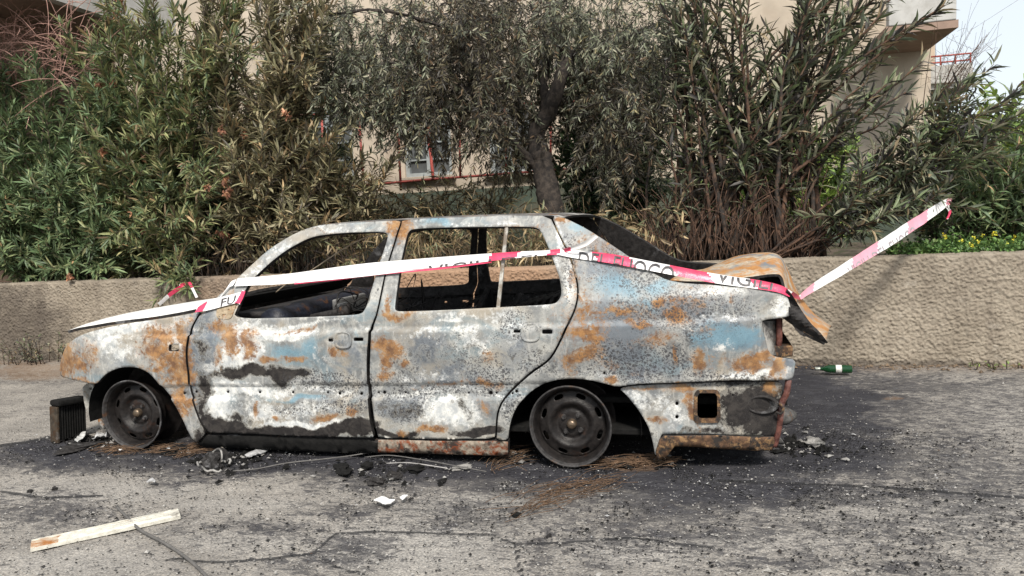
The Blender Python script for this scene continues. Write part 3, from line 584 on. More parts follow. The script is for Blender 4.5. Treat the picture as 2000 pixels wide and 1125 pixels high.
# nose: slam panel, front crossmember, bulkhead behind the dash
def boxpart(name, boxes, mat, parent=car, bevel=.006, label=None):
    bm = bmesh.new()
    for c, s in boxes: add_box(bm, c, s, bevel=bevel)
    o = bmobj(name, bm, mat, parent)
    if label: o['label'] = label
    return o
boxpart('bulkhead', [((-1.93, W/2, .42), (.02, 1.40, .56))], M['black'])
boxpart('front_crossmember', [((-2.86, W/2, .56), (.05, 1.1, .07))], M['char'])
boxpart('front_crossmember', [((-2.88, W/2, .33), (.06, 1.15, .08))], M['char'])
boxpart('engine', [((-2.45, .95, .42), (.42, .55, .30)), ((-2.45, .95, .60), (.36, .22, .10)), ((-2.40, .55, .36), (.30, .30, .24))], M['char'], bevel=.03)
# floor, inner structure
boxpart('floor_pan', [((-.6, W/2, .16), (2.7, 1.5, .03)), ((.55, W/2, .30), (.85, 1.40, .03)), ((-.55, W/2, .20), (2.4, .22, .10))], M['black'])
boxpart('rear_bulkhead', [((.30, W/2, .50), (.02, 1.38, .44))], M['black'])
boxpart('parcel_shelf', [((.42, W/2, .745), (.34, 1.36, .015))], M['black'])
for bx in [((-.86, .07, .42), (.09, .05, .60)), ((-.86, W-.07, .42), (.09, .05, .60)), ((-1.84, .075, .42), (.05, .05, .5)), ((-1.84, W-.075, .42), (.05, .05, .5))]: boxpart('inner_pillar', [bx], M['black'])
# dash beam with the scorched duct
for nm, pts, r, m in [('dash_beam', [(-1.60, .12, .695), (-1.62, .5, .70), (-1.63, .9, .70), (-1.62, 1.55, .69)], .075, 'dash')]:
    P = catmull(pts, 8); P[:, 2] += (vnoise(np.arange(len(P))*.7, np.zeros(len(P)), 3)-.5)*.012
    rr = r*(1+.10*np.sign(np.sin(np.arange(len(P))*1.1))*.5); V, F = tube_data(P, rr, 14); V[:, 2] = .68+(V[:, 2]-.68)*1.0
    meshobj(nm, V, F, M[m], car, True)
boxpart('dash_top', [((-1.74, W/2, .735), (.20, 1.42, .03))], M['char'], bevel=.012)
boxpart('fuse_plate', [((-1.50, .82, .71), (.03, .40, .10)), ((-1.47, .66, .70), (.03, .10, .07))], M['ashplate'], bevel=.01)
# steering column
V, F = tube_data([(-1.60, .42, .66), (-1.40, .42, .70), (-1.30, .42, .725)], [.03, .025, .035], 10); meshobj('steering_column', V, F, M['char'], car, True)
# burnt seat frames
def seat(x0, y0, y1, wires):
    s = Acc(); H = .66
    hp = [(x0-.42, y0, .27), (x0, y0, .27), (x0+.10, y0+.01, .50), (x0+.17, y0+.03, H), (x0+.18, (y0+y1)/2, H+.02), (x0+.17, y1-.03, H), (x0+.10, y1-.01, .50), (x0, y1, .27), (x0-.42, y1, .27), (x0-.42, y0, .27)]
    s.tube(catmull(hp, 4), .013, 6)
    for k in range(5): s.tube([(x0-.40+.09*k, y0, .28), (x0-.40+.09*k, (y0+y1)/2, .25), (x0-.40+.09*k, y1, .28)], .005, 4)
    root = s.obj('seat_frame', M['char'], car)
    g = Acc()
    for k in range(wires):
        t = k/(wires-1); a = np.array((x0+.02+.14*t, 0, .32+.32*t))
        g.tube([a+(0, y0+.02, 0), a+(.015, (y0+y1)/2, .0), a+(0, y1-.02, 0)], .0035, 4)
    for k in range(wires):
        y = y0+.03+(y1-y0-.06)*k/(wires-1); g.tube([(x0+.02, y, .32), (x0+.10, y, .50), (x0+.16, y, .64)], .0035, 4)
    g.obj('spring_grid', M['charlite'], root)
seat(-.98, .28, .72, 12); seat(-.98, .98, 1.42, 12)
# collapsed seat back on the far side seen through the rear window
bm = bmesh.new()
for k in range(9): add_box(bm, (-.62+.05*k, 1.25, .60+.012*k), (.02, .5, .07), rot=Matrix.Rotation(.5, 3, 'Y'), bevel=.004)
add_box(bm, (-.42, 1.22, .60), (.46, .03, .05), rot=Matrix.Rotation(-.24, 3, 'Y'), bevel=.006); add_box(bm, (-.42, 1.3, .665), (.40, .03, .03), rot=Matrix.Rotation(-.24, 3, 'Y'), bevel=.006)
add_box(bm, (-.72, 1.0, .66), (.03, .03, .28), rot=Matrix.Rotation(.5, 3, 'Y'), bevel=.004); add_box(bm, (-.5, .9, .64), (.03, .03, .26), rot=Matrix.Rotation(.6, 3, 'Y'), bevel=.004)
bmobj('collapsed_seat_back', bm, M['char'], car)
wr = Acc()
for _ in range(46):
    p = np.array([rng.uniform(-1.62, -1.0), rng.uniform(.35, 1.45), rng.uniform(.58, .76)]); q = p+rng.normal(size=3)*np.array([.16, .2, .07]); q[2] = min(q[2], .79)
    wr.tube(catmull([p, (p+q)/2+rng.normal(size=3)*.06, q], 6), rng.uniform(.002, .005), 4)
wr.obj('burnt_wiring', M['char'], car)['kind'] = 'stuff'
for k in range(14):
    bm = bmesh.new(); r3 = np.random.default_rng(k); add_box(bm, (r3.uniform(-1.6, .1), r3.uniform(.3, 1.45), r3.uniform(.42, .70)), (r3.uniform(.05, .25), r3.uniform(.03, .2), r3.uniform(.01, .05)), rot=Matrix.Rotation(r3.uniform(-1, 1), 3, 'Y') @ Matrix.Rotation(r3.uniform(-1, 1), 3, 'Z'), bevel=.004); bmobj('cabin_wreckage', bm, M['char'], car)
# wheel wells
for cx, cz in ((-2.45, .19), (.01, .19)):
    for side in (0, 1):
        V = []; F = []; n = 18
        for i in range(n+1):
            a = math.radians(-8)+math.radians(196)*i/n
            for y in (.045, .50): V.append((cx+.32*math.cos(a), y if not side else W-y, cz+.30*math.sin(a)))
        for i in range(n): F.append((2*i, 2*i+1, 2*i+3, 2*i+2))
        F.append(tuple(2*i+1 for i in range(n+1)))
        meshobj('wheel_well', V, F, M['black'], car)

# ---- wheels
def wheel(cx, cz, y0, near=True):
    prof = [(.176, .045), (.180, .022), (.186, .010), (.193, .004), (.1965, -.003), (.1965, -.008), (.1935, -.011), (.189, -.010), (.186, -.002), (.181, .008), (.176, .016), (.172, .024), (.168, .040), (.165, .050), (.163, .055)]
    V, F = lathe(prof, 72); V[:, 2] += 0
    # barrel
    V2, F2 = lathe([(.176, .045), (.176, .055), (.160, .075), (.158, .13), (.176, .15), (.180, .165), (.194, .172)], 48)
    y = np.array([y0]); T = np.array([cx, 0, cz])
    lean = .0
    def tr(V): V = V.copy(); V[:, 1] += y0 if near else 0; 
    root = meshobj('wheel', np.concatenate([V, V2])*(1, 1 if near else -1, 1)+(cx, y0, cz), F+[tuple(i+len(V) for i in f) for f in F2], [M['rimlip'], M['rim']], car, True, [0 if 3 <= (q % (len(prof)-1)) <= 8 else 1 for q in range(len(F))]+[1]*len(F2))
    if not near: return
    # pressed disc with eight slots
    n = 96; outer = [(.1635*math.cos(2*math.pi*i/n), .1635*math.sin(2*math.pi*i/n)) for i in range(n)]
    holes = []
    for k in range(8):
        a = 2*math.pi*(k+.55)/8; hc = (.1405*math.cos(a), .1405*math.sin(a)); h = []
        for i in range(14):
            b = 2*math.pi*i/14; du = .0235*math.copysign(abs(math.cos(b))**.7, math.cos(b)); dv = .0105*math.copysign(abs(math.sin(b))**.7, math.sin(b))
            h.append((hc[0]-du*math.sin(a)+dv*math.cos(a), hc[1]+du*math.cos(a)+dv*math.sin(a)))
        holes.append(h)
    v2, f = sheet2d(outer, holes, .0075); r = np.hypot(v2[:, 0], v2[:, 1])
    dy = np.interp(r, [0, .022, .03, .060, .070, .080, .092, .105, .112, .122, .150, .158, .164], [.050, .050, .052, .052, .060, .055, .040, .031, .031, .038, .046, .050, .055])
    Vd = np.stack([cx+v2[:, 0], y0+dy, cz+v2[:, 1]], 1)
    Vs, Fs, fm = shell(Vd, f, np.tile([0, 1., 0], (len(Vd), 1)), .004)
    meshobj('wheel_disc', Vs, Fs, M['rim'], root, np.array(fm) == 0)
    bm = bmesh.new()
    for k in range(4):
        a = 2*math.pi*(k+.5)/4+.12
        nb = bmesh.new()
        bmesh.ops.create_cone(nb, segments=6, radius1=.0095, radius2=.0085, depth=.016, cap_ends=True, matrix=Matrix.Translation((cx+.050*math.cos(a), y0+.045, cz+.050*math.sin(a))) @ Matrix.Rotation(math.pi/2, 4, 'X'))
        bmesh.ops.create_cone(nb, segments=12, radius1=.0145, radius2=.012, depth=.006, cap_ends=True, matrix=Matrix.Translation((cx+.050*math.cos(a), y0+.051, cz+.050*math.sin(a))) @ Matrix.Rotation(math.pi/2, 4, 'X'))
        bmobj('wheel_nut', nb, M['rimlip'], root)
    V, F = lathe([(.0, .020), (.012, .021), (.019, .025), (.023, .032), (.024, .052)], 24); meshobj('hub_cap', V+(cx, y0, cz), F, M['brass'], root, True)
    V, F = lathe([(.0, .075), (.12, .075), (.125, .08), (.125, .15)], 32); meshobj('brake_drum', V+(cx, y0, cz), F, M['black'], root, True)
wheel(-2.474, .197, .045); wheel(0.0, .197, .035)
wheel(-2.474, .197, W-.045, False); wheel(0.0, .197, W-.035, False)

# ---- tail: lamp recess, tail panel, boot lid, drain pipe, exhaust box
tp = px2xz([(1495, 632), (1532, 624)], .02)
lampb = at_y(1510, 660, .16)
def quadsheet(name, pts, mat, th=.006, label=None):
    V = np.array(pts); n = np.cross(V[1]-V[0], V[3]-V[0]); n /= np.linalg.norm(n)
    V2, F, fm = shell(V, [tuple(range(len(V)))], np.tile(-n, (len(V), 1)), th); o = meshobj(name, V2, F, mat, car)
    if label: o['label'] = label
    return o
loft('lamp_recess', [[on_side(1489, 627, .004), on_side(1493, 655, .004), on_side(1500, 683, .004), on_side(1508, 694, .004)], [on_side(1500, 627, .05), on_side(1503, 655, .05), on_side(1508, 680, .05), on_side(1514, 694, .05)], [on_side(1517, 626, .09), on_side(1518, 655, .09), on_side(1519, 680, .09), on_side(1521, 694, .09)]], [M['charlite']], .006)
P = [at_y(1522, 622, .15), at_y(1522, 660, .15), at_y(1519, 697, .15)]
V, F = tube_data(P, .014, 8); meshobj('lamp_seal', V, F, M['redrust'], car, True)
boxpart('tail_panel', [((.93, W/2, .50), (.03, 1.30, .40)), ((.905, W/2, .24), (.03, 1.36, .24))], M['char'])
boxpart('tail_sill', [((.955, W/2, .535), (.09, 1.42, .05))], M['rusty'])
V, F = tube_data(catmull([at_y(1540, 742, .10), at_y(1536, 768, .09), at_y(1526, 790, .09), at_y(1524, 815, .10), at_y(1519, 845, .11), at_y(1512, 872, .12)], 5), [.014]*26, 8)
meshobj('drain_pipe', V, F, M['redrust'], car, True)
V, F = lathe([(0, -.09), (.035, -.09), (.055, -.07), (.062, 0), (.06, .15), (.03, .2), (0, .2)], 20); V = V@np.array(Matrix.Rotation(1.1, 3, 'Z')); V[:, 2] *= .85
meshobj('exhaust_box', V*(1, .8, .9)+at_y(1478, 816, .42), F, M['charlite'], car, True)
loft('underside_flap', [[at_y(1519, 848, .12), at_y(1530, 862, .12)], [at_y(1508, 866, .16), at_y(1532, 866, .2)]], [M['charlite']], .004)
# dented towing cup in the soot of the rear panel
V, F = lathe([(.060, .004), (.056, -.010), (.046, -.012), (.040, .004), (.0, .010)], 24); V = V@np.array(Matrix.Rotation(.15, 3, 'Y'))
V[:, 0] *= 1.25; V[:, 2] *= .75
c = on_side(1487, 790, .028); meshobj('tow_cup', V+c, F, M['char'], car, True)
V, F = tube_data(catmull([c+(.075, -.012, .01), c+(.09, -.016, -.012), c+(.08, -.016, -.035), c+(.06, -.012, -.03)], 5), .006, 6); meshobj('tow_ring', V, F, M['rusty'], car, True)
# boot lid: sprung up and folded over the tail
nearp = [(1306, 548.5), (1350, 549.5), (1400, 549), (1450, 543), (1485, 538), (1512, 535), (1526, 539), (1533, 560), (1541, 600), (1552, 632), (1576, 652), (1612, 669)]
ridge = [(1350, 531), (1380, 526), (1410, 514), (1442, 501), (1475, 495), (1503, 493), (1524, 500), (1536, 520), (1552, 555), (1566, 582), (1592, 614), (1624, 637)]
na = catmull([at_y(u, v, .10+.0*i) for i, (u, v) in enumerate(nearp)], 4); rb = catmull([at_y(u, v, .55) for u, v in ridge], 4)
rows = []
for t in np.linspace(0, 1, 8): 
    k = t**.8; P = na*(1-k)+rb*k; P[:, 2] += .018*math.sin(math.pi*t); P[:, 1] += (vnoise(np.arange(len(P))*.35, np.full(len(P), t*2), 5)-.5)*.02; rows.append(P)
fb = rb.copy(); fb[:, 1] = 1.54; fb[:, 2] -= .14; fb[:, 0] -= .05
for t in np.linspace(.2, 1, 5): P = rb*(1-t)+fb*t; P[:, 2] += .03*math.sin(math.pi*t); rows.append(P)
loft('boot_lid', rows, [M['lid'], M['char']], .012, label='sprung and folded boot lid, pale with orange rust')
fl = np.array([at_y(u, v, .085) for u, v in [(1533, 560), (1546, 574), (1562, 600), (1582, 630), (1601, 648), (1620, 673), (1588, 659), (1567, 658), (1550, 640), (1541, 604)]])
v2, f = sheet2d(chaikin(fl[:, [0, 2]], 1, .2)[::(1 if True else 1)] if np.cross(fl[1, [0, 2]]-fl[0, [0, 2]], fl[5, [0, 2]]-fl[1, [0, 2]]) > 0 else chaikin(fl[::-1][:, [0, 2]], 1, .2), [], .014)
V = np.stack([v2[:, 0], .085+.018*np.sin((v2[:, 0]*.8+v2[:, 1])*70)+.02*(fbm(v2[:, 0]*14, v2[:, 1]*14, 15, 2)-.5), v2[:, 1]], 1)
V2, F, fm = shell(V, f, np.tile([0, 1., 0], (len(V), 1)), .006); meshobj('boot_flange', V2, F, M['char'], car, False)
# front apron bracket and lower wing stiffener
bp = [(163, 748), (194, 753), (196, 780), (192, 806), (176, 812), (168, 790)]
P = np.array([at_y(u, v, .21) for u, v in bp]); o2 = chaikin(P[:, [0, 2]], 1, .2)
bh = [P2[:, [0, 2]] for P2 in [np.array([at_y(u, v, .21) for u, v in oval(180, 775, 3, 5, 8)]), np.array([at_y(u, v, .21) for u, v in oval(182, 793, 3, 4, 8)]), np.array([at_y(u, v, .21) for u, v in oval(175, 760, 3, 2.5, 8)])]]
v2, f = sheet2d(o2, bh, .012); V = np.stack([v2[:, 0], .21+.012*np.sin(v2[:, 0]*90), v2[:, 1]], 1)
V2, F, fm = shell(V, f, np.tile([0, 1., 0], (len(V), 1)), .02); meshobj('front_bracket', V2, F, M['charlite'] if False else mk_char('front_bracket_metal', (.22, .215, .20), (.42, .41, .38), (.28, .16, .07), (.5, .62), .7, grey=(.08, .075, .07), gthr=(.56, .66)), car)
boxpart('chassis_leg', [((-2.78, .36, .34), (.34, .10, .12))], M['char'])
boxpart('front_apron', [((-2.85, .45, .36), (.05, .5, .10))], M['rusty'])
V, F = tube_data(catmull([at_y(210, 790, .25), at_y(200, 800, .25), at_y(196, 822, .22), at_y(205, 835, .2)], 5), .014, 6); meshobj('brake_hose', V, F, M['charlite'], car, True)

# ------------------------------------------------------------------ building behind the garden
BY = 6.5
plaster = simple('beige_plaster', (.44, .375, .30), .9, 0, .14, 2.5, .25, (.37, .305, .24), (.48, .7))
greenp = simple('green_plinth_paint', (.052, .07, .052), .9, 0, .35, 5, .3, (.09, .09, .065))
frame_m = simple('blue_grey_window_paint', (.26, .285, .29), .6, 0, .15, 8)
glass_m = simple('dim_window_glass', (.075, .08, .082), .45, 0, .3, 5)
concrete = simple('pale_concrete', (.42, .415, .40), .9, 0, .12, 4, .2, (.34, .33, .31))
browns = simple('brown_soffit', (.27, .19, .15), .9, 0, .15, 5)
redpaint = simple('red_railing_paint', (.36, .075, .06), .55, 0, .25, 20, 0, (.22, .05, .04))
bld = empty('apartment_building', (0, BY, 0), 'beige plastered building with a green plinth half hidden behind the shrubs', 'building')
bld.location = (0, 0, 0)
def fxz(u, v, y=BY): p = at_y(u, v, y); return p[0], p[2]
xr = fxz(1818, 200)[0]
wins = [(596, 205, 684, 352), (792, 205, 877, 347), (958, 200, 1036, 340)]
hol = []
for u0, v0, u1, v1 in wins:
    xa, za = fxz(u0, v1); xb, zb = fxz(u1, v0); hol.append([(xa, za), (xb, za), (xb, zb), (xa, zb)])
v2, f = sheet2d([(-14, .5), (xr, .5), (xr, 6.5), (-14, 6.5)], hol, .6)
V = np.stack([v2[:, 0], np.full(len(v2), BY), v2[:, 1]], 1); V2, F, fm = shell(V, f, np.tile([0, 1., 0], (len(V), 1)), .25)
meshobj('facade', V2, F, plaster, bld)
bmx = bmesh.new(); add_box(bmx, ((xr-14)/2, BY+4, 3.2), (xr+14-.02, 7.4, 6.4)); bmobj('rear_wall', bmx, plaster, bld)
zp = fxz(800, 377)[1]
bmx = bmesh.new(); add_box(bmx, ((xr-14)/2, BY-.02, zp/2+.2), (xr+14-.1, .06, zp-.4)); bmobj('plinth', bmx, greenp, bld)
for (xa, za), (xb, _a), (_b, zb), _c in hol:
    fr = bmesh.new(); wv = .055; cx, cz, sx, sz = (xa+xb)/2, (za+zb)/2, xb-xa, zb-za
    for c, s in [((xa+wv/2, BY+.07, cz), (wv, .06, sz)), ((xb-wv/2, BY+.07, cz), (wv, .06, sz)), ((cx, BY+.07, za+wv/2), (sx-2*wv, .06, wv)), ((cx, BY+.07, zb-wv/2), (sx-2*wv, .06, wv)), ((cx, BY+.065, cz), (.07, .06, sz-2*wv))]: add_box(fr, c, s)
    wo_ = bmobj('window', fr, frame_m, bld)
    pn = bmesh.new(); add_box(pn, (cx, BY+.11, cz), (sx-.02, .01, sz-.02)); bmobj('pane', pn, glass_m, wo_)
    for k in range(1, 4):
        gb = bmesh.new(); add_box(gb, (cx, BY+.085, za+sz*k/4), (sx-2*wv, .025, .022)); bmobj('glazing_bar', gb, frame_m, wo_)
    sl = bmesh.new(); add_box(sl, (cx, BY-.03, za-.025), (sx+.12, .16, .04), bevel=.006); bmobj('sill', sl, plaster, wo_)
# balcony high on the right-hand corner
xa, _z = fxz(1735, 0, 5.4); xb, zb = fxz(1868, 38, 5.4)
bmx = bmesh.new(); add_box(bmx, ((xa+xb)/2, 5.45, zb+.5), (xb-xa, .12, 1.0), bevel=.01); add_box(bmx, (xb-.06, 6.1, zb+.5), (.12, 1.18, 1.0)); bmobj('balcony_parapet', bmx, concrete, bld)
bmx = bmesh.new(); add_box(bmx, ((xa+xb)/2, 6.0, zb-.04), (xb-xa+.04, 1.2, .08)); bmobj('balcony_slab', bmx, browns, bld)
# lower balcony further back
xa, za = fxz(1812, 165, 8.6); xb, zb = fxz(1900, 122, 8.6)
bmx = bmesh.new(); add_box(bmx, ((xa+xb)/2, 8.65, (za+zb)/2), (xb-xa, .12, zb-za), bevel=.01); add_box(bmx, (xb-.06, 9.3, (za+zb)/2), (.12, 1.2, zb-za)); add_box(bmx, ((xa+xb)/2, 9.3, za-.03), (xb-xa, 1.3, .08)); bmobj('lower_balcony', bmx, concrete, bld)
bmx = bmesh.new(); add_box(bmx, ((xa+xb)/2-.3, 9.2, za-.4), (.35, .5, .7)); add_box(bmx, (xa-.2, 9.6, 2.0), (.8, 1.2, 3.8)); bmobj('rear_wing', bmx, simple('ochre_plaster_b', (.42, .34, .26), .9, 0, .1, 4), bld)
rl = Acc()
for dz in (.05, .14): rl.tube([(xa, 8.66, zb+dz), (xb, 8.66, zb+dz)], .012, 5)
for k in range(4): x = xa+(xb-xa)*k/3-.01; rl.tube([(x, 8.66, zb-.02), (x, 8.66, zb+.14)], .012, 5)
rl.obj('balcony_rail', redpaint, bld)
# low terrace roof high on the left
OZ = 3.75; A = at_z(40, -22, OZ); B = at_z(345, 76, OZ)
ov = empty('roof_overhang', (0, 0, 0), 'concrete roof overhang with brown underside above the leftmost shrubs', 'overhang')
d = (B-A)/np.linalg.norm(B-A); nrm = np.array([-d[1], d[0], 0]); A2 = A-d*.9
def prism(name, a, b, back, z0, z1, mat, parent):
    q = [a, b, b+nrm*back, a+nrm*back]; V = [(p[0], p[1], z0) for p in q]+[(p[0], p[1], z1) for p in q]
    meshobj(name, V, [(3, 2, 1, 0), (4, 5, 6, 7), (0, 1, 5, 4), (1, 2, 6, 5), (2, 3, 7, 6), (3, 0, 4, 7)], mat, parent)
prism('fascia', A2, B, .12, OZ, OZ+.9, concrete, ov); prism('soffit', A2+nrm*.121, B+nrm*.121, 1.6, OZ+.06, OZ+.5, browns, ov)
prism('back_wall', A2-d*3+nrm*1.2, B+d*.2+nrm*1.2, .15, .7, OZ+.055, browns, ov)
# red railing in front of the facade
rail = empty('red_railing', (0, 0, 0), 'thin red metal railing in front of the beige facade', 'railing')
RY = 5.7
def barpart(name, pts, r, mat, parent, n=6): V, F = tube_data(pts, r, n); return meshobj(name, V, F, mat, parent, True)
barpart('bottom_rail', [at_y(560, 372, RY), at_y(720, 361, RY), at_y(845, 350, RY), at_y(1060, 334, RY), at_y(1180, 326, RY)], .017, redpaint, rail)
barpart('top_rail', [at_y(550, 228, RY), at_y(1180, 196, RY)], .017, redpaint, rail)
for u0, v0, u1, v1 in [(628, 226, 637, 385), (700, 222, 713, 392), (776, 218, 783, 372), (897, 212, 899, 348), (986, 206, 989, 348), (1075, 201, 1076, 340), (560, 228, 572, 395)]:
    barpart('post', [at_y(u0, v0, RY), at_y(u1, v1, RY)], .016, redpaint, rail)
V, F = tube_data(catmull([at_y(836, 232, RY-.1), at_y(838, 275, RY-.1), at_y(842, 310, RY-.1), at_y(846, 348, RY-.1)], 4), [.020]*13, 8)
pm = simple('bright_red_paint', (.55, .12, .10), .5, 0, .15, 20)
pole = empty('red_pole', (0, 0, 0), 'bright red pole with a rounded cap before the lattice window', 'pole'); meshobj('shaft', V, F, pm, pole, True)
V, F = lathe([(0, .04), (.02, .035), (.034, .01), (.034, -.03), (.02, -.05)], 14); V = V@np.array(Matrix.Rotation(-math.pi/2, 3, 'X')); meshobj('cap', V+at_y(836, 236, RY-.1), F, pm, pole, True)

# ------------------------------------------------------------------ vegetation
def mk_leaf(name, rough=.5, trans=.25):
    t = NT(name); col, *_ = t.attr('leaf_col'); c = t.coord(); n = t.noise(c, 45, 3)
    k = t.mix(t.math('MULTIPLY', t.ss(n, .4, .7), .35), col, (.05, .045, .03))
    b = t.n('ShaderNodeBsdfPrincipled', {'Base Color': k, 'Roughness': rough, 'Specular IOR Level': .4})
    tr = t.n('ShaderNodeBsdfTranslucent', {'Color': k}); mx = t.n('ShaderNodeMixShader', {0: trans, 1: b.outputs[0], 2: tr.outputs[0]})
    t.t.links.new(mx.outputs[0], t.out.inputs[0]); return t.m
LEAF = mk_leaf('leaf_skin')
def unit(a): return a/np.maximum(np.linalg.norm(a, axis=-1, keepdims=True), 1e-9)
LT = np.array([(0, 0, 0), (.28, .42, .07), (.30, 0, 0), (.28, -.42, .07), (.66, .38, .06), (.68, 0, 0), (.66, -.38, .06), (1, 0, .0)])
LFc = [(0, 2, 1), (0, 3, 2), (1, 2, 5, 4), (2, 3, 6, 5), (4, 5, 7), (5, 6, 7)]
def leaf_verts(pos, dr, up, L, Wd, droop, curl=0.0):
    x = unit(dr); y = unit(np.cross(up, x)); z = np.cross(x, y)
    t = LT[None, :, 0]; lx = t*L[:, None]; ly = LT[None, :, 1]*Wd[:, None]; lz = LT[None, :, 2]*Wd[:, None]*3-droop[:, None]*L[:, None]*t*t
    return pos[:, None]+lx[..., None]*x[:, None]+ly[..., None]*y[:, None]+lz[..., None]*z[:, None]
def foliage(name, D, parent, mat=None, kind='stuff'):
    V = leaf_verts(D['p'], D['d'], D['u'], D['L'], D['W'], D['dr']); n = len(V)
    base = np.arange(n)*8; tri = [np.array(f) for f in LFc]
    me = bpy.data.meshes.new(name); sizes = np.tile([len(f) for f in tri], n); flat = np.concatenate([f for f in tri])
    loops = (base[:, None]+flat[None]).ravel()
    me.vertices.add(n*8); me.vertices.foreach_set('co', V.reshape(-1).astype(np.float32))
    me.loops.add(len(loops)); me.loops.foreach_set('vertex_index', loops.astype(np.int32))
    me.polygons.add(len(sizes)); st = np.concatenate([[0], np.cumsum(sizes)[:-1]]); me.polygons.foreach_set('loop_start', st.astype(np.int32))
    at = me.attributes.new('leaf_col', 'FLOAT_COLOR', 'POINT'); c = np.ones((n, 8, 4), np.float32); c[..., :3] = D['c'][:, None]
    at.data.foreach_set('color', c.ravel()); me.materials.append(mat or LEAF); me.update(calc_edges=True); me.validate()
    o = bpy.data.objects.new(name, me); link(o, parent); o['kind'] = kind; return o
_leafmesh = {}
def leaf_proto(key, col, droop):
    if key not in _leafmesh:
        V = leaf_verts(np.zeros((1, 3)), np.array([[1., 0, 0]]), np.array([[0, 0, 1.]]), np.ones(1), np.full(1, .15), np.full(1, droop))[0]
        me = bpy.data.meshes.new('leaf'); me.from_pydata([tuple(v) for v in V], [], LFc); me.materials.append(LEAF)
        at = me.attributes.new('leaf_col', 'FLOAT_COLOR', 'POINT'); c = np.ones((8, 4), np.float32); c[:, :3] = np.array(col)*2.15; at.data.foreach_set('color', c.ravel()); me.update()
        _leafmesh[key] = me
    return _leafmesh[key]
def pick_colours(n, pal):
    w_ = np.array([p[3] for p in pal], float); k = rng.choice(len(pal), n, p=w_/w_.sum())
    c = np.array([p[:3] for p in pal])[k]; return np.clip(c*rng.uniform(.6, 1.5, (n, 1))*2.1, .004, .9), k
def sub(D, m): return {k: v[m] for k, v in D.items()}
def leaf_parts(D, root, count, pal):
    """the leaves that show largest become parts, the rest one mass"""
    uv, z = project(D['p']); inv = (uv[:, 0] > 0) & (uv[:, 0] < 2000) & (uv[:, 1] > 0) & (uv[:, 1] < 1125)
    sc = D['L']*FPX/np.maximum(z, .5)*np.abs((unit(np.cross(unit(D['d']), unit(D['p']-CAM)))**2).sum(-1)); sc = np.where(inv, D['L']*FPX/np.maximum(z, .5)-6*(D['p'][:, 1]-D['p'][:, 1].min()), -1)
    top = np.argsort(-sc)[:count]; m = np.ones(len(sc), bool); m[top] = False
    for i in top:
        k = int(D['k'][i]); me = leaf_proto((id(pal) % 99991, k, round(float(D['dr'][i]), 1)), pal[k][:3], round(float(D['dr'][i]), 1))
        x = unit(D['d'][i]); y = unit(np.cross(D['u'][i], x)); zz_ = np.cross(x, y); L = float(D['L'][i])
        o = bpy.data.objects.new('leaf', me); o.matrix_world = Matrix(((x[0]*L, y[0]*L, zz_[0]*L, D['p'][i][0]), (x[1]*L, y[1]*L, zz_[1]*L, D['p'][i][1]), (x[2]*L, y[2]*L, zz_[2]*L, D['p'][i][2]), (0, 0, 0, 1)))
        COL.objects.link(o); o.parent = root
    return sub(D, m)
class Leaves:
    def __init__(s): s.p = []; s.d = []; s.u = []; s.L = []; s.dr = []
    def along(s, P, t0, spacing, whorl, L, spread=.9, sag=.15, tipup=.8):
        seg = np.linalg.norm(np.diff(P, axis=0), axis=1); cl = np.concatenate([[0], np.cumsum(seg)]); tot = cl[-1]
        if tot < .02: return
        n = max(1, int(tot*(1-t0)/spacing)); ss_ = np.linspace(tot*t0, tot, n)+rng.uniform(-.3, .3, n)*spacing; ss_ = np.clip(ss_, 0, tot)
        pos = np.stack([np.interp(ss_, cl, P[:, k]) for k in range(3)], 1); tg = np.stack([np.interp(ss_, cl, np.gradient(P[:, k], cl)) for k in range(3)], 1); tg = unit(tg)
        for j in range(whorl):
            r = unit(np.cross(tg, rng.normal(size=(n, 3)))); f = (ss_/tot)[:, None]**3*tipup
            s.p.append(pos+rng.normal(size=(n, 3))*.004); s.d.append(unit(tg*(.62+f)+r*spread+np.array([0, 0, -sag])+rng.normal(size=(n, 3))*.15))
            s.u.append(unit(tg*.8+np.array([0, 0, .6])+rng.normal(size=(n, 3))*.35)); s.L.append(L*rng.uniform(.5, 1.2, n)); s.dr.append(np.clip(rng.normal(.12, .17, n), -.15, .7))
    def data(s, pal, ratio=.15, colfn=None):
        D = {'p': np.concatenate(s.p), 'd': np.concatenate(s.d), 'u': np.concatenate(s.u), 'L': np.concatenate(s.L), 'dr': np.concatenate(s.dr)}
        n = len(D['L']); D['W'] = D['L']*ratio*rng.uniform(.8, 1.25, n); D['c'], D['k'] = pick_colours(n, pal); return D
bark = simple('oleander_bark', (.105, .08, .058), .9, 0, .35, 30, .3, (.05, .04, .032))
barkburnt = simple('scorched_brown_bark', (.092, .050, .031), .9, 0, .45, 25, .3, (.03, .02, .016))
barkblack = simple('blackened_bark', (.03, .025, .022), .9, 0, .4, 25, .3, (.09, .055, .035))
G_BLUE = [(.060, .092, .044, 4), (.080, .110, .052, 3), (.11, .13, .062, 2), (.044, .066, .036, 2), (.15, .15, .08, .6), (.20, .13, .07, .15)]
G_OLIVE = [(.080, .10, .042, 4), (.112, .122, .055, 3), (.15, .142, .072, 2), (.05, .072, .038, 3), (.16, .115, .06, .6), (.09, .065, .04, 1)]
G_SCORCH = [(.105, .10, .055, 3), (.15, .135, .08, 2.5), (.07, .065, .04, 2.5), (.17, .12, .065, 1.2), (.045, .038, .028, 2), (.21, .18, .11, 1)]
G_BURNT = [(.066, .084, .042, 3), (.05, .06, .04, 3), (.105, .105, .07, 2), (.028, .026, .025, 3), (.13, .10, .06, 1.2), (.15, .145, .10, 1)]
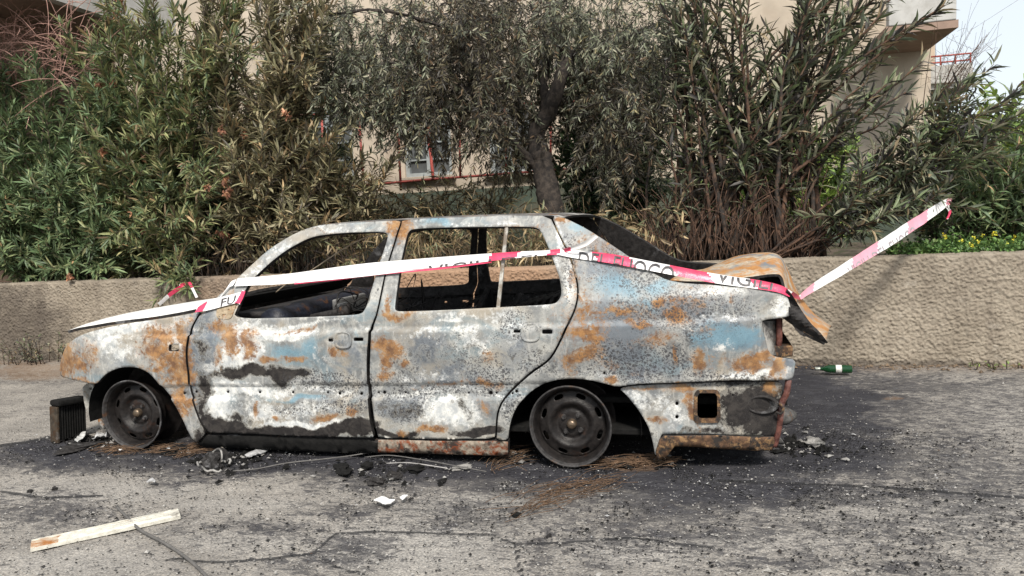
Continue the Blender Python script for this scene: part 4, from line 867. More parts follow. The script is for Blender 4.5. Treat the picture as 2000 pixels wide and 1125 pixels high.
G_DARK = [(.03, .055, .03, 3), (.045, .075, .035, 2), (.06, .09, .04, 1.5), (.02, .035, .022, 2)]
G_BRIGHT = [(.12, .17, .04, 3), (.09, .14, .04, 2), (.18, .20, .06, 1), (.06, .09, .03, 1)]
SH = 'oleander shrubs growing on top of the garden wall'
def shrub(name, label, base, br, tips, pal, bk, L=.135, ratio=.18, t0=.35, spacing=.027, twigs=6, twl=.36, r0=.011, parts=70, cat='shrub', group=None, lean=.35, flowers=0, stemparts=60, whorl=3, z0=None, sag=.06):
    """base: (u, y) of the clump on the soil; tips: list of (u, v, y)"""
    zb = WALL_H-.05 if z0 is None else z0
    b0 = at_y(base[0], 500, base[1]); root = empty(name, (0, 0, 0), label, cat, group)
    Lv = Leaves(); rest = Acc(); nst = 0
    order = list(range(len(tips)))
    for i in order:
        u, v, y = tips[i]; tip = at_y(u, v, y)
        b = np.array((b0[0]+rng.normal()*br, base[1]+abs(rng.normal())*br*.6, zb))
        c = np.array((b[0]*(1-lean)+tip[0]*lean+rng.normal()*.05, b[1]*(1-lean)+tip[1]*lean, b[2]+(tip[2]-b[2])*(.62+rng.uniform(-.1, .1))))
        P = bez(b, c, tip, 12); P[1:-1] += rng.normal(size=(10, 3))*.010
        acc = Acc(); acc.tube(P, np.linspace(r0*rng.uniform(.6, 1.2), r0*.25, 12), 6)
        Lv.along(P, t0, spacing, whorl, L, sag=sag)
        for k in range(rng.poisson(twigs)):
            t = rng.uniform(max(.2, t0-.05), .96); j = t*11; q = P[int(j)]*(1-j % 1)+P[min(11, int(j)+1)]*(j % 1); tg = unit(P[min(11, int(j)+1)]-P[int(j)])
            dirn = unit(tg*.7+rng.normal(size=3)*np.array([.75, .55, .4])+np.array([0, 0, .25])); ln = twl*rng.uniform(.4, 1.2)
            T = bez(q, q+dirn*ln*.5, q+dirn*ln+np.array([0, 0, rng.uniform(-.3, .35)*ln]), 6); acc.tube(T, np.linspace(.0045, .002, 6), 4); Lv.along(T, .12, spacing, whorl, L, sag=sag)
        if nst < stemparts: acc.obj('stem', bk if not isinstance(bk, list) else bk[rng.integers(len(bk))], root); nst += 1
        else: rest.add(np.concatenate(acc.V), acc.F)
    if rest.n: rest.obj('thin_stems', bk if not isinstance(bk, list) else bk[0], root)['kind'] = 'stuff'
    D = Lv.data(pal, ratio); D = leaf_parts(D, root, parts, pal)
    foliage('foliage', D, root)
    if flowers:
        F_ = Leaves()
        for i in range(flowers):
            u, v, y = tips[rng.integers(len(tips))]; p = at_y(u+rng.uniform(-25, 25), v+rng.uniform(-5, 30), y-.02); T = bez(p, p+rng.normal(size=3)*.015, p+rng.normal(size=3)*.03, 4); F_.along(T, 0, .006, 4, .050, 1.0, .3)
        D = F_.data([(.17, .08, .05, 2), (.22, .115, .065, 2), (.11, .05, .035, 1.5)], .45); foliage('dead_flowers', D, root)
    return root
def tipset(n, u0, u1, v0, v1, y0, y1, fn=None):
    out = []
    for _ in range(n):
        u = rng.uniform(u0, u1); v = v0+(v1-v0)*rng.uniform(0, 1)**1.3; out.append((u, v+(fn(u) if fn else 0), rng.uniform(y0, y1)))
    return out
shrub('oleander_shrub', 'green oleander at the far left with bluish leaves over the wall', (90, 3.0), .22, tipset(40, -140, 240, 80, 330, 2.75, 3.6, lambda u: max(0, 40-u*.4))+tipset(34, -80, 280, 330, 535, 2.5, 2.9), G_BLUE, bark, group=SH, flowers=10, t0=.25)
shrub('oleander_shrub', 'tall olive green oleander with withered flower heads left of the car', (300, 3.1), .20, tipset(44, 110, 480, -10, 260, 2.8, 3.7)+tipset(34, 160, 450, 240, 520, 2.52, 3.0), G_OLIVE, bark, group=SH, flowers=30, t0=.25)
shrub('oleander_shrub', 'scorched brownish oleander with dark upright stems behind the bonnet', (500, 3.0), .20, tipset(34, 370, 670, -60, 220, 2.8, 3.6)+tipset(30, 390, 660, 200, 470, 2.6, 3.2), G_SCORCH, [barkblack, barkblack, bark], r0=.014, group=SH, flowers=12, t0=.3)
shrub('oleander_shrub', 'low drooping oleander branch tip hanging over the wall by the bonnet', (330, 2.85), .06, tipset(7, 255, 400, 420, 530, 2.5, 2.7)+[(352, 552, 2.42), (340, 545, 2.45), (372, 552, 2.44)], G_OLIVE, bark, L=.12, group=SH, twigs=3, parts=40, t0=.35)
shrub('oleander_shrub', 'small dark oleander shoots in front of the beige facade', (640, 3.2), .18, tipset(20, 570, 790, 280, 420, 3.0, 3.6), G_SCORCH, barkblack, L=.12, group=SH, t0=.15, twigs=2)
shrub('oleander_shrub', 'burnt oleander with bare reddish brown stems and grey leaves behind the boot', (1430, 3.0), .36, tipset(54, 1270, 1740, -130, 120, 2.9, 3.6)+tipset(16, 1240, 1760, 110, 300, 2.8, 3.4)+[(1800, 120, 2.9), (1830, 20, 3.0), (1845, 10, 3.0), (1770, 180, 2.9)], G_BURNT, [barkburnt, barkblack, barkblack], L=.15, group=SH, t0=.34, spacing=.052, whorl=3, twigs=3, twl=.22, r0=.024, lean=.30, sag=.12)
shrub('oleander_shrub', 'burnt oleander branches reaching sideways towards the sky', (1520, 2.9), .14, [(1990, 185, 2.75), (1960, 200, 2.8), (1900, 150, 2.85), (1880, 230, 2.8), (1820, 200, 2.8), (1990, 250, 2.8), (1860, 300, 2.7), (1850, 385, 2.62), (1790, 330, 2.7), (1930, 300, 2.75), (1740, 300, 2.7), (1700, 380, 2.62), (1760, 420, 2.6), (2040, 200, 2.8)], G_BURNT, barkburnt, L=.13, group=SH, t0=.45, twigs=5, twl=.3, lean=.55, sag=.3)
shrub('oleander_shrub', 'dense dark green shrub above the yellow flowers at the right edge', (1940, 3.2), .3, tipset(34, 1780, 2120, 270, 460, 2.9, 3.8), G_BLUE, bark, L=.12, group=SH, t0=.1, spacing=.03, parts=60)
shrub('laurel_shrub', 'dark broad leaved evergreen shrub right of the olive trunk', (1190, 4.4), .3, tipset(64, 1080, 1340, 120, 430, 4.2, 5.2), G_DARK, barkblack, L=.085, ratio=.36, t0=.1, spacing=.035, parts=30, twl=.4)
shrub('background_bush', 'yellow green bush in the distance below the pale sky', (1840, 9.0), .9, tipset(60, 1620, 2080, 225, 330, 8.5, 10.5), G_BRIGHT, bark, L=.16, ratio=.4, t0=.1, spacing=.06, parts=10, twl=.7)
shrub('background_bush', 'bright green bush glimpsed between the burnt stems', (1520, 5.2), .5, tipset(36, 1380, 1700, 270, 400, 4.9, 5.7), G_BRIGHT, bark, L=.10, ratio=.36, t0=.1, spacing=.05, parts=10, twl=.4)
shrub('background_bush', 'dim green shrub below the left end of the railing', (430, 4.6), .6, tipset(120, -60, 720, 60, 430, 4.0, 5.2), G_DARK, bark, L=.12, ratio=.2, t0=.1, spacing=.045, parts=10, twl=.4)
shrub('background_bush', 'sparse dim shrub growing against the green plinth', (840, 5.0), .8, tipset(40, 660, 1040, 345, 430, 4.6, 5.4), G_SCORCH, barkblack, L=.11, t0=.2, spacing=.05, parts=10, twigs=3, twl=.3)
# bare scorched stems at the foot of the burnt oleander
def thicket(name, label, cat, us, n, y0, y1, h, mat, spread, r=.005, droop=0.0):
    a = Acc()
    for _ in range(n):
        u = rng.uniform(*us); y = rng.uniform(y0, y1); b = at_y(u, 500, y); b[2] = WALL_H-.05
        d = np.array([rng.normal()*spread, rng.normal()*spread*.5-.05, 1.0]); ln = rng.uniform(*h)
        e = b+unit(d)*ln; e[2] -= droop*ln*rng.uniform(0, 1); a.tube(bez(b, b+np.array([d[0]*.15, d[1]*.15, ln*.6]), e, 6), np.linspace(r*rng.uniform(.6, 1.3), r*.4, 6), 4)
    o = a.obj(name, mat); tag(o, label, cat, kind='stuff'); return o
thicket('bare_stems', 'thicket of bare rust brown stems above the boot', 'stems', (1280, 1600), 300, 2.85, 3.4, (.25, .80), barkburnt, .42, .0065)
thicket('dry_grass', 'dry brown grass and twigs behind the car roof', 'grass', (760, 1300), 420, 2.9, 4.0, (.2, .65), simple('dry_straw', (.20, .145, .085), .9, 0, .4, 12, 0, (.09, .06, .04)), .4, .003, .5)
thicket('dry_twigs', 'dark dry twigs between the wall and the left shrubs', 'twigs', (360, 780), 220, 2.8, 3.3, (.2, .6), barkblack, .4, .004, .3)
# dead leaves caught low in the shrubs
Lv = Leaves()
for _ in range(420):
    u = rng.uniform(420, 1330); y = rng.uniform(2.8, 3.9); p = at_y(u, 480, y); p[2] = WALL_H+rng.uniform(-.02, .42)
    Lv.along(bez(p, p+rng.normal(size=3)*.05, p+rng.normal(size=3)*.12, 4), 0, .03, 2, .11, sag=.5)
o = foliage('dry_leaves', Lv.data([(.16, .12, .065, 2), (.10, .075, .045, 2), (.22, .17, .10, 1), (.07, .075, .04, 2)], .16), None); tag(o, 'dry curled leaves caught low behind the car', 'leaves')
# olive tree
OB = simple('olive_bark', (.045, .036, .030), .95, 0, .5, 26, .9, (.018, .015, .014))
G_OLV = [(.085, .095, .062, 3), (.12, .125, .09, 2.4), (.05, .055, .04, 3), (.17, .165, .12, 1.1), (.032, .032, .028, 2.4), (.15, .13, .07, .7)]
olive = empty('olive_tree', (0, 0, 0), 'old olive tree with a forked dark trunk in the middle of the garden', 'tree')
OY = 3.75
def limb(name, pts, r0, r1, n=10):
    P = catmull([at_y(u, v, OY+dy) for u, v, dy in pts], 6); P += (rng.normal(size=P.shape))*.003
    V, F = tube_data(P, np.linspace(r0, r1, len(P))*(1+.30*(vnoise(np.arange(len(P))*.22, np.full(len(P), r0*90), 17)-.5)), n)
    V += (rng.normal(size=V.shape))*.004; return meshobj(name, V, F, OB, olive, True), P
limb('trunk', [(1090, 520, 0), (1080, 430, 0), (1072, 380, 0), (1062, 335, 0), (1052, 295, .02), (1050, 255, .05), (1070, 222, .05), (1084, 185, .03), (1098, 145, .05), (1112, 108, .08)], .122, .060, 12)
LB = [limb('branch', [(1112, 110, .08), (1092, 76, .0), (1078, 40, -.05), (1070, -40, -.1)], .05, .025), limb('branch', [(1112, 108, .08), (1150, 96, 0), (1200, 82, -.1), (1290, 45, -.2)], .045, .015),
      limb('branch', [(1048, 325, 0), (1022, 300, -.1), (985, 262, -.2), (966, 228, -.25), (930, 190, -.3), (860, 150, -.4), (760, 120, -.5)], .05, .013), limb('branch', [(966, 228, -.25), (952, 160, -.3), (935, 80, -.3), (900, -20, -.35)], .035, .018),
      limb('branch', [(1068, 225, .05), (1062, 160, .2), (1066, 90, .3), (1040, 10, .4)], .05, .02), limb('branch', [(935, 80, -.3), (860, 50, -.4), (740, 20, -.5), (640, 30, -.5)], .022, .010)]
Lv = Leaves(); tw = Acc()
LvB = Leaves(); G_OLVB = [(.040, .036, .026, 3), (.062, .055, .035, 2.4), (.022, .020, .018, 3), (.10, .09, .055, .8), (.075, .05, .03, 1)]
for (cu, cv, ru, rv, n) in [(760, 110, 150, 130, 105), (900, 90, 160, 130, 130), (850, 170, 130, 60, 90), (690, 150, 80, 60, 45), (1000, 40, 160, 80, 100), (1000, 190, 90, 110, 75), (1190, 50, 150, 80, 90), (1250, 130, 90, 80, 45), (940, 245, 50, 40, 14), (770, 215, 60, 40, 20), (850, 250, 40, 30, 8), (1150, 170, 70, 80, 55), (1240, 230, 60, 90, 34), (1180, 320, 50, 40, 14), (660, 80, 90, 90, 40), (1010, 300, 50, 40, 14), (1180, 250, 60, 60, 16)]:
    for _ in range(int(n*2.1)):
        a = rng.uniform(0, 2*math.pi); q = math.sqrt(rng.uniform()); pu, pv, py_ = cu+ru*q*math.cos(a), cv+rv*q*math.sin(a), OY+rng.uniform(-.8, .7)
        if abs(pu-np.interp(pv, [-50, 100, 180, 250, 420], [1075, 1105, 1088, 1050, 1080])) < 85 and py_ < OY+.12 and pv > 60: py_ = OY+rng.uniform(.15, .8)
        p = at_y(pu, pv, py_)
        d = unit(np.array([rng.normal()*.6-.1, rng.normal()*.5, -.55+rng.normal()*.5])); ln = rng.uniform(.18, .48)
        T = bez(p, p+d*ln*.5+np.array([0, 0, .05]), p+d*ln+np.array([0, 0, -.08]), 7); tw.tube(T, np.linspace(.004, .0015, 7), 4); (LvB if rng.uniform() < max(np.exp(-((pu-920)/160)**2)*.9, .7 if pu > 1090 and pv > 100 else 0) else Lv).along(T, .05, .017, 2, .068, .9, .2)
tw.obj('twigs', OB, olive)['kind'] = 'stuff'
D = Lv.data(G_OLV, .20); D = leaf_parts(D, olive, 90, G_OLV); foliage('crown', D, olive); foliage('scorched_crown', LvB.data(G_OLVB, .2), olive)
# dry vine at the top left
vm = simple('dry_pink_vine', (.34, .20, .165), .9, 0, .3, 20)
a = Acc()
for _ in range(230):
    u = rng.uniform(-80, 160); v = rng.uniform(45, 170); y = rng.uniform(2.9, 3.5); p = at_y(u, v, y); d = unit(np.array([rng.normal(), rng.normal()*.3, rng.normal()*.7+.2])); ln = rng.uniform(.3, .8)
    a.tube(bez(p, p+d*ln*.6+np.array([0, 0, .12]), p+d*ln+rng.normal(size=3)*.12-np.array([0, 0, .1]), 8), .0035, 4)
o = a.obj('dry_vine', vm); tag(o, 'tangle of dry pinkish vine stems at the top left', 'vine', kind='stuff')
# thin bare twigs against the sky
a = Acc()
for k in range(26):
    p = at_y(1820+rng.uniform(-20, 30), 235, 4.2); e = at_y(1850+rng.uniform(-30, 110), rng.uniform(40, 160), 4.2+rng.normal()*.2); a.tube(bez(p, (p+e)/2+rng.normal(size=3)*.08, e, 8), np.linspace(.004, .0012, 8), 4)
    for j in range(4):
        q = p+(e-p)*rng.uniform(.4, 1); a.tube(bez(q, q+rng.normal(size=3)*.06, q+rng.normal(size=3)*.14+np.array([.03, 0, .06]), 5), .0012, 3)
tag(a.obj('leafless_bush', barkburnt), 'thin leafless bush standing out against the white sky', 'bush')
# ground cover with yellow flowers on the wall top, right
Lv = Leaves()
for _ in range(700):
    p = at_y(rng.uniform(1740, 2060), 490, rng.uniform(2.72, 3.3)); p[2] = WALL_H+rng.uniform(-.03, .06); Lv.along(bez(p, p+rng.normal(size=3)*.02, p+rng.normal(size=3)*.04, 4), 0, .02, 2, .035, 1.0, .0)
o = foliage('ground_cover', Lv.data([(.06, .11, .03, 3), (.04, .08, .025, 2), (.09, .14, .04, 1)], .6), None); tag(o, 'bright green ground cover along the wall top at the right', 'plants')
Lv = Leaves()
for _ in range(24):
    p = at_y(rng.choice([rng.uniform(1890, 1985), rng.uniform(1800, 2040)]), 490, rng.uniform(2.72, 3.1)); p[2] = WALL_H+rng.uniform(.02, .11); Lv.along(np.array([p, p+(0, 0, .006), p+(0, 0, .012), p+(0, 0, .02)]), 0, .004, 2, .016, 1.0, .0)
o = foliage('yellow_flowers', Lv.data([(.50, .38, .03, 1), (.44, .36, .05, 1)], .8), None); tag(o, 'small yellow flowers scattered over the ground cover', 'flowers')
# weeds at the foot of the wall
def weed(us, n, hgt, label, pal, bk):
    root = empty('weed', (0, 0, 0), label, 'weed'); Lv = Leaves(); a = Acc()
    for _ in range(n):
        p = at_z(rng.uniform(*us), 722, 0); p[1] = WALL_Y-rng.uniform(.05, .22); p[2] = .01; d = unit(np.array([rng.normal()*.6, rng.normal()*.3-.1, .8])); ln = hgt*rng.uniform(.4, 1.1)
        T = bez(p, p+d*ln*.5+(0, 0, .05), p+d*ln, 7); a.tube(T, np.linspace(.004, .0015, 7), 4); Lv.along(T, .2, .03, 2, .04, 1.0, .1)
    a.obj('stems', bk, root)['kind'] = 'stuff'; foliage('leaves', Lv.data(pal, .35), root)
weed((-30, 95), 34, .30, 'dark scorched weed at the foot of the wall far left', G_BURNT, barkblack)
weed((1840, 1990), 12, .06, 'small green weed at the foot of the wall behind the open road', G_BRIGHT, bark)

# ------------------------------------------------------------------ barrier tape
tape_white = simple('tape_white_plastic', (.76, .75, .745), .35, 0, .09, 9, .5)
tape_red = simple('tape_red_plastic', (.62, .05, .12), .35, 0, .2, 12, .5)
ink = simple('tape_black_print', (.055, .05, .055), .5, 0, .4, 60)
tape = empty('barrier_tape', (0, 0, 0), 'red and white barrier tape with black lettering stretched along the burnt car', 'tape')
def ribbon(name, stations, reds=(), slant=.6, n=110, m=6, text=(), wob=.004, side=None, redm=None, inkm=None):
    """stations: (u_top, v_top, u_bot, v_bot, y). Returns nothing; builds the strip with red bands given as (s0, s1) along 0..1"""
    st = np.array(stations, float)
    if side is None: T = at_y(st[:, 0], st[:, 1], 0) if False else np.array([at_y(a, b, y) for a, b, c, d, y in st]); B = np.array([at_y(c, d, y+.004) for a, b, c, d, y in st])
    else: T = on_side(st[:, 0], st[:, 1], side); B = on_side(st[:, 2], st[:, 3], side)
    k = max(2, n//(len(st)-1)); Tc = catmull(T, k); Bc = catmull(B, k); N = len(Tc)
    cl = np.concatenate([[0], np.cumsum(np.linalg.norm(np.diff((Tc+Bc)/2, axis=0), axis=1))]); L = cl[-1]; s = cl/L
    wv = (vnoise(s*L*9, s*0, 13)-.5)*wob*2
    def pt(si, tj, out=0.0):
        Tt = np.stack([np.interp(si, s, Tc[:, q]) for q in range(3)], -1); Bb = np.stack([np.interp(si, s, Bc[:, q]) for q in range(3)], -1)
        p = Tt*(1-tj[..., None])+Bb*tj[..., None]; wz = np.interp(si, s, wv)
        p[..., 1] += wz+np.sin(tj*math.pi)*.004-out; return p
    gs, gt = np.meshgrid(np.linspace(0, 1, n), np.linspace(0, 1, m+1), indexing='ij'); V = pt(gs, gt).reshape(-1, 3); F = []; fm = []
    wd = np.linalg.norm(T-B, axis=1).mean()/L
    for i in range(n-1):
        for j in range(m):
            F.append((i*(m+1)+j, i*(m+1)+j+1, (i+1)*(m+1)+j+1, (i+1)*(m+1)+j)); ss_ = (i+.5)/(n-1)+slant*wd*((j+.5)/m-.5)
            fm.append(1 if any(a <= ss_ <= b for a, b in reds) else 0)
    o = meshobj(name, V, F, [tape_white, redm or tape_red], tape, True, fm)
    for body, s0, s1, t_top, t_bot in text:
        cu = bpy.data.curves.new('lettering', 'FONT'); cu.body = body; cu.size = 1; cu.resolution_u = 3; cu.offset = .006
        to = bpy.data.objects.new('lettering', cu); COL.objects.link(to); bpy.context.view_layer.update()
        me = bpy.data.meshes.new_from_object(to.evaluated_get(bpy.context.evaluated_depsgraph_get())); bpy.data.objects.remove(to)
        bm = bmesh.new(); bm.from_mesh(me); xs = [v.co.x for v in bm.verts]; ys = [v.co.y for v in bm.verts]; x0, x1 = min(xs), max(xs); y1 = max(ys)
        # t: 0 top edge of the strip, 1 bottom; letters whose height runs past the fold are cut there
        for v in bm.verts: v.co = Vector(((v.co.x-x0)/(x1-x0), t_bot+(t_top-t_bot)*v.co.y/y1, 0))
        for pos, nrm_ in (((0, .04, 0), (0, -1, 0)), ((0, .96, 0), (0, 1, 0))):
            bmesh.ops.bisect_plane(bm, geom=bm.verts[:]+bm.edges[:]+bm.faces[:], plane_co=pos, plane_no=nrm_, clear_outer=True)
        for c in np.linspace(0, 1, 40)[1:-1]: bmesh.ops.bisect_plane(bm, geom=bm.verts[:]+bm.edges[:]+bm.faces[:], plane_co=(c, 0, 0), plane_no=(1, 0, 0))
        if not bm.verts: continue
        co = np.array([v.co for v in bm.verts]); Q = pt(s0+(s1-s0)*co[:, 0], co[:, 1], .0025)
        for v, q in zip(bm.verts, Q): v.co = Vector(q)
        bmobj('lettering', bm, inkm or ink, o)['kind'] = 'stuff'
    return o
# over the C-pillar and the rear wing to the boot
ribbon('tape_strip', [(1088, 486, 1088, 497), (1130, 490, 1128, 504), (1200, 498, 1198, 514), (1300, 515, 1297, 534), (1400, 534, 1397, 552), (1480, 545, 1476, 564), (1524, 554, 1520, 571), (1548, 566, 1540, 578)] and
       [(a, b, c, d, 0) for a, b, c, d in [(1088, 486, 1088, 497), (1130, 489, 1128, 505), (1200, 497, 1197, 515), (1300, 516, 1297, 534), (1400, 535, 1397, 553), (1480, 547, 1477, 564), (1524, 557, 1520, 571), (1548, 570, 1542, 580)]],
       reds=[(.17, .34), (.51, .67), (.84, 1.0)], slant=-1.2, text=[('DEL FUOCO', .10, .52, .12, 1.9), ('VIGILI', .69, .92, -.75, .86)], side=-.012, wob=.002)
# taut from the C-pillar to the A-pillar
ribbon('tape_strip', [(464, 544, 458, 559, 0), (560, 535, 560, 554, 0), (700, 516, 700, 541, 0), (800, 507, 800, 529, 0), (900, 499, 900, 517, 0), (1000, 492, 1000, 505, 0), (1060, 489, 1060, 499, 0), (1094, 486, 1094, 497, 0)],
       reds=[(.80, .88), (.97, 1.0)], slant=.5, text=[('VIGILI DEL', .62, .96, .72, 1.9)], wob=.003, side=-.016)
ribbon('tape_strip', [(575, 551, 575, 555, .217), (660, 543, 660, 547, .16), (760, 531, 760, 535, .12), (860, 521, 860, 526, .11), (960, 510, 960, 513, .114)], reds=[(0, 1)], m=2, side=-.014)
# folded down on to the bonnet corner
ribbon('tape_strip', [(385, 601, 381, 610, .03), (410, 586, 406, 606, .05), (440, 578, 437, 598, .07), (476, 569, 468, 590, .085)], reds=[(.0, .20), (.915, 1.0)], slant=.4, text=[('FU', .55, .86, .2, .95)], wob=.004, side=-.02)
ribbon('tape_strip', [(462, 545, 455, 558, .30), (452, 550, 446, 562, .2), (440, 566, 434, 576, .12), (430, 578, 424, 590, .08)], m=4, n=40, side=-.018)
ribbon('tape_strip', [(474, 566, 480, 569, .08), (470, 578, 476, 580, .075), (463, 592, 468, 595, .07)], reds=[(0, 1)], m=2, n=20, side=-.024)
# far side: from the bonnet up to the oleander branch and down again
ribbon('tape_strip', [(308, 592, 312, 598, 1.6), (330, 572, 335, 578, 2.0), (352, 557, 357, 563, 2.36)], reds=[(.45, 1.0)], m=3, n=30)
ribbon('tape_strip', [(366, 552, 372, 550, 2.36), (374, 566, 379, 564, 2.2), (382, 582, 387, 580, 2.0)], reds=[(0, .35)], m=3, n=30)
ribbon('tape_strip', [(350, 556, 352, 562, 2.36), (360, 552, 360, 559, 2.37), (374, 552, 374, 557, 2.36)], reds=[(0, 1)], m=3, n=20)
# from the boot across the gap to the bush on the right
ribbon('tape_strip', [(1560, 577, 1564, 585, .35), (1600, 545, 1606, 560, .70), (1680, 494, 1688, 512, 1.30), (1760, 442, 1768, 462, 1.9), (1830, 398, 1836, 414, 2.45), (1858, 384, 1860, 390, 2.62)], reds=[(.0, .10), (.34, .50), (.70, .84), (.97, 1.0)], slant=1.5, text=[('VIGILI DEL FUOCO', .30, .74, .6, 1.9)], wob=.010, redm=simple('glare_pale_tape', (.74, .32, .40), .35, 0, .1, 9), inkm=simple('pale_print', (.30, .27, .29), .5))  # glare painted into the paler red bands; lettering in lighter grey
ribbon('tape_strip', [(1545, 567, 1541, 576, .095), (1556, 574, 1552, 582, .2), (1562, 579, 1562, 586, .35)], reds=[(0, 1)], m=3, n=20)
ribbon('tape_strip', [(1852, 388, 1859, 389, 2.62), (1846, 402, 1854, 405, 2.6), (1853, 414, 1859, 412, 2.6), (1848, 428, 1852, 428, 2.6)], reds=[(0, .3), (.6, 1)], m=3, n=30)
# loose tail at the C-pillar
ribbon('tape_strip', [(1094, 487, 1096, 494, .10), (1114, 482, 1118, 489, .06), (1140, 472, 1146, 480, .04), (1161, 457, 1168, 463, .03)], reds=[(.08, .32)], m=4, n=40)

# ------------------------------------------------------------------ things on the ground
def onground(u, v, z=0.0): return at_z(u, v, z)
# bottle
gm = NT('green_bottle_glass'); gc = gm.coord(); gm.bsdf((.012, .085, .028), .08, 0, None, .5, **{'Transmission Weight': .55, 'IOR': 1.5})
bot = empty('bottle', (0, 0, 0), 'green glass bottle with white label lying at the foot of the wall', 'bottle')
p0 = onground(1592, 731); p1 = onground(1664, 732); ctr = (p0+p1)/2; Lb = np.linalg.norm(p1-p0); ax = math.atan2((p1-p0)[1], (p1-p0)[0])
RB = Lb*.118
prof = [(0, 0), (RB*.85, 0), (RB, .02*Lb), (RB, .60*Lb), (RB*.85, .68*Lb), (RB*.5, .78*Lb), (RB*.40, .86*Lb), (RB*.38, .97*Lb), (RB*.46, .975*Lb), (RB*.46, 1.0*Lb), (0, Lb)]
def place_lathe(name, prof, mat, parent, n=28):
    V, F = lathe(prof, n); V[:, 1] -= Lb/2; R_ = np.array(Matrix.Rotation(ax+math.pi/2, 3, 'Z')); V = V@R_.T; V = V+np.array([ctr[0], ctr[1], RB+.012])
    return meshobj(name, V, F, mat, parent, True)
place_lathe('body', prof, gm.m, bot)
place_lathe('label', [(RB*1.015, .28*Lb), (RB*1.015, .44*Lb)], simple('paper_label', (.46, .46, .42), .7, 0, .3, 60, 0, (.60, .60, .57)), bot)
place_lathe('foil', [(RB*.42, .86*Lb), (RB*.42, .96*Lb), (RB*.5, .974*Lb), (RB*.5, 1.002*Lb), (0, 1.004*Lb)], simple('bottle_foil', (.30, .32, .28), .4, .5, .3, 60), bot)
# slotted strip in the foreground
stripm = mk_char('flaking_white_strip', (.46, .44, .38), (.66, .64, .57), (.38, .20, .09), (.60, .72), .7, grey=(.20, .185, .16), gthr=(.56, .64))
sg = empty('metal_strip', (0, 0, 0), 'long flaking white metal strip with slots and a rusty end lying on the asphalt', 'metal strip')
c4 = np.array([onground(u, v, .014) for u, v in [(58, 1072), (352, 1009), (348, 992), (62, 1055)]])
ex = unit((c4[1]-c4[0]+c4[2]-c4[3])/2); ey = np.cross([0, 0, 1], ex); o0 = c4.mean(0); Lx = np.linalg.norm(c4[1]-c4[0])/2; Ly = abs(((c4[3]-c4[0])@ey))/2
slots = [[(x-dx, y-.0035), (x+dx, y-.0035), (x+dx, y+.0035), (x-dx, y+.0035)] for x, dx in [(-.24, .06), (.06, .045), (.155, .05)] for y in (-.45*Ly, .0, .45*Ly)]
slots += [[(.27+.007*math.cos(q), .007*math.sin(q)) for q in np.arange(8)*math.pi/4], [(-.36+.006*math.cos(q), .006*math.sin(q)) for q in np.arange(8)*math.pi/4]]
slots = [s_ for s_ in slots if max(abs(a_) for a_, _ in s_) < Lx-.02]
v2, f = sheet2d([(-Lx, -Ly), (Lx, -Ly), (Lx, Ly), (-Lx, Ly)], slots, .02)
zz_ = .017+.003*np.sin(v2[:, 0]*9)-np.where(np.abs(v2[:, 1]) > Ly*.93, .005, 0)
V = o0*np.array([1, 1, 0])+v2[:, :1]*ex+v2[:, 1:]*ey+np.stack([0*zz_, 0*zz_, zz_], 1)
V2, F, fm = shell(V, f, np.tile([0, 0, -1.], (len(V), 1)), .004)
rm_ = mk_char('rusty_strip_end', (.34, .24, .16), (.55, .48, .38), (.40, .18, .06), (.42, .56), .75, grey=(.3, .28, .22))
tri_x = v2[f].mean(1)[:, 0]; fmat = np.concatenate([(tri_x+.06*(vnoise(tri_x*40, tri_x*0, 3)-.5) < -Lx*.62).astype(int), np.zeros(len(F)-len(f), int)])
meshobj('plate', V2, F, [stripm, rm_], sg, False, fmat)
bm = bmesh.new()
Mr = Matrix(((ex[0], ey[0], 0), (ex[1], ey[1], 0), (0, 0, 1)))
for sgn in (-1, 1): add_box(bm, o0*np.array([1, 1, 0])+ey*Ly*sgn+np.array([0, 0, .008]), (2*Lx, .003, .014), rot=Mr)
bmobj('edge_flange', bm, stripm, sg); sg.children[-1]['kind'] = 'stuff'
# cables
cabm = simple('grey_cable', (.10, .095, .09), .7, 0, .2, 30)
def cable(label, pts, r, mat, z=.012):
    P = catmull([np.append(onground(u, v, z)[:2], z+dz) for u, v, dz in pts], 6); V, F = tube_data(P, r, 6); o = meshobj('cable', V, F, mat, None, True); tag(o, label, 'cable'); return o
cable('thin grey cable running under the white metal strip', [(228, 990, 0), (250, 1012, 0), (275, 1036, 0), (320, 1060, 0), (365, 1090, 0), (400, 1122, 0), (415, 1140, 0)], .006, cabm)
cable('long grey cable curving along the ground in front of the sill', [(455, 920, .0), (500, 916, .0), (560, 906, .004), (620, 901, .008), (680, 893, .006), (740, 886, .012), (800, 884, .012)], .0032, cabm)
cable('bent grey wire on the ash below the rear door', [(712, 893, .0), (760, 897, .02), (820, 905, .02), (880, 912, .01), (950, 921, .0)], .0028, cabm)
cable('short pale wire lying in the ash nearest the dark chunk', [(755, 905, .0), (800, 908, .01), (870, 914, .0)], .003, simple('pale_wire', (.3, .29, .28), .6))
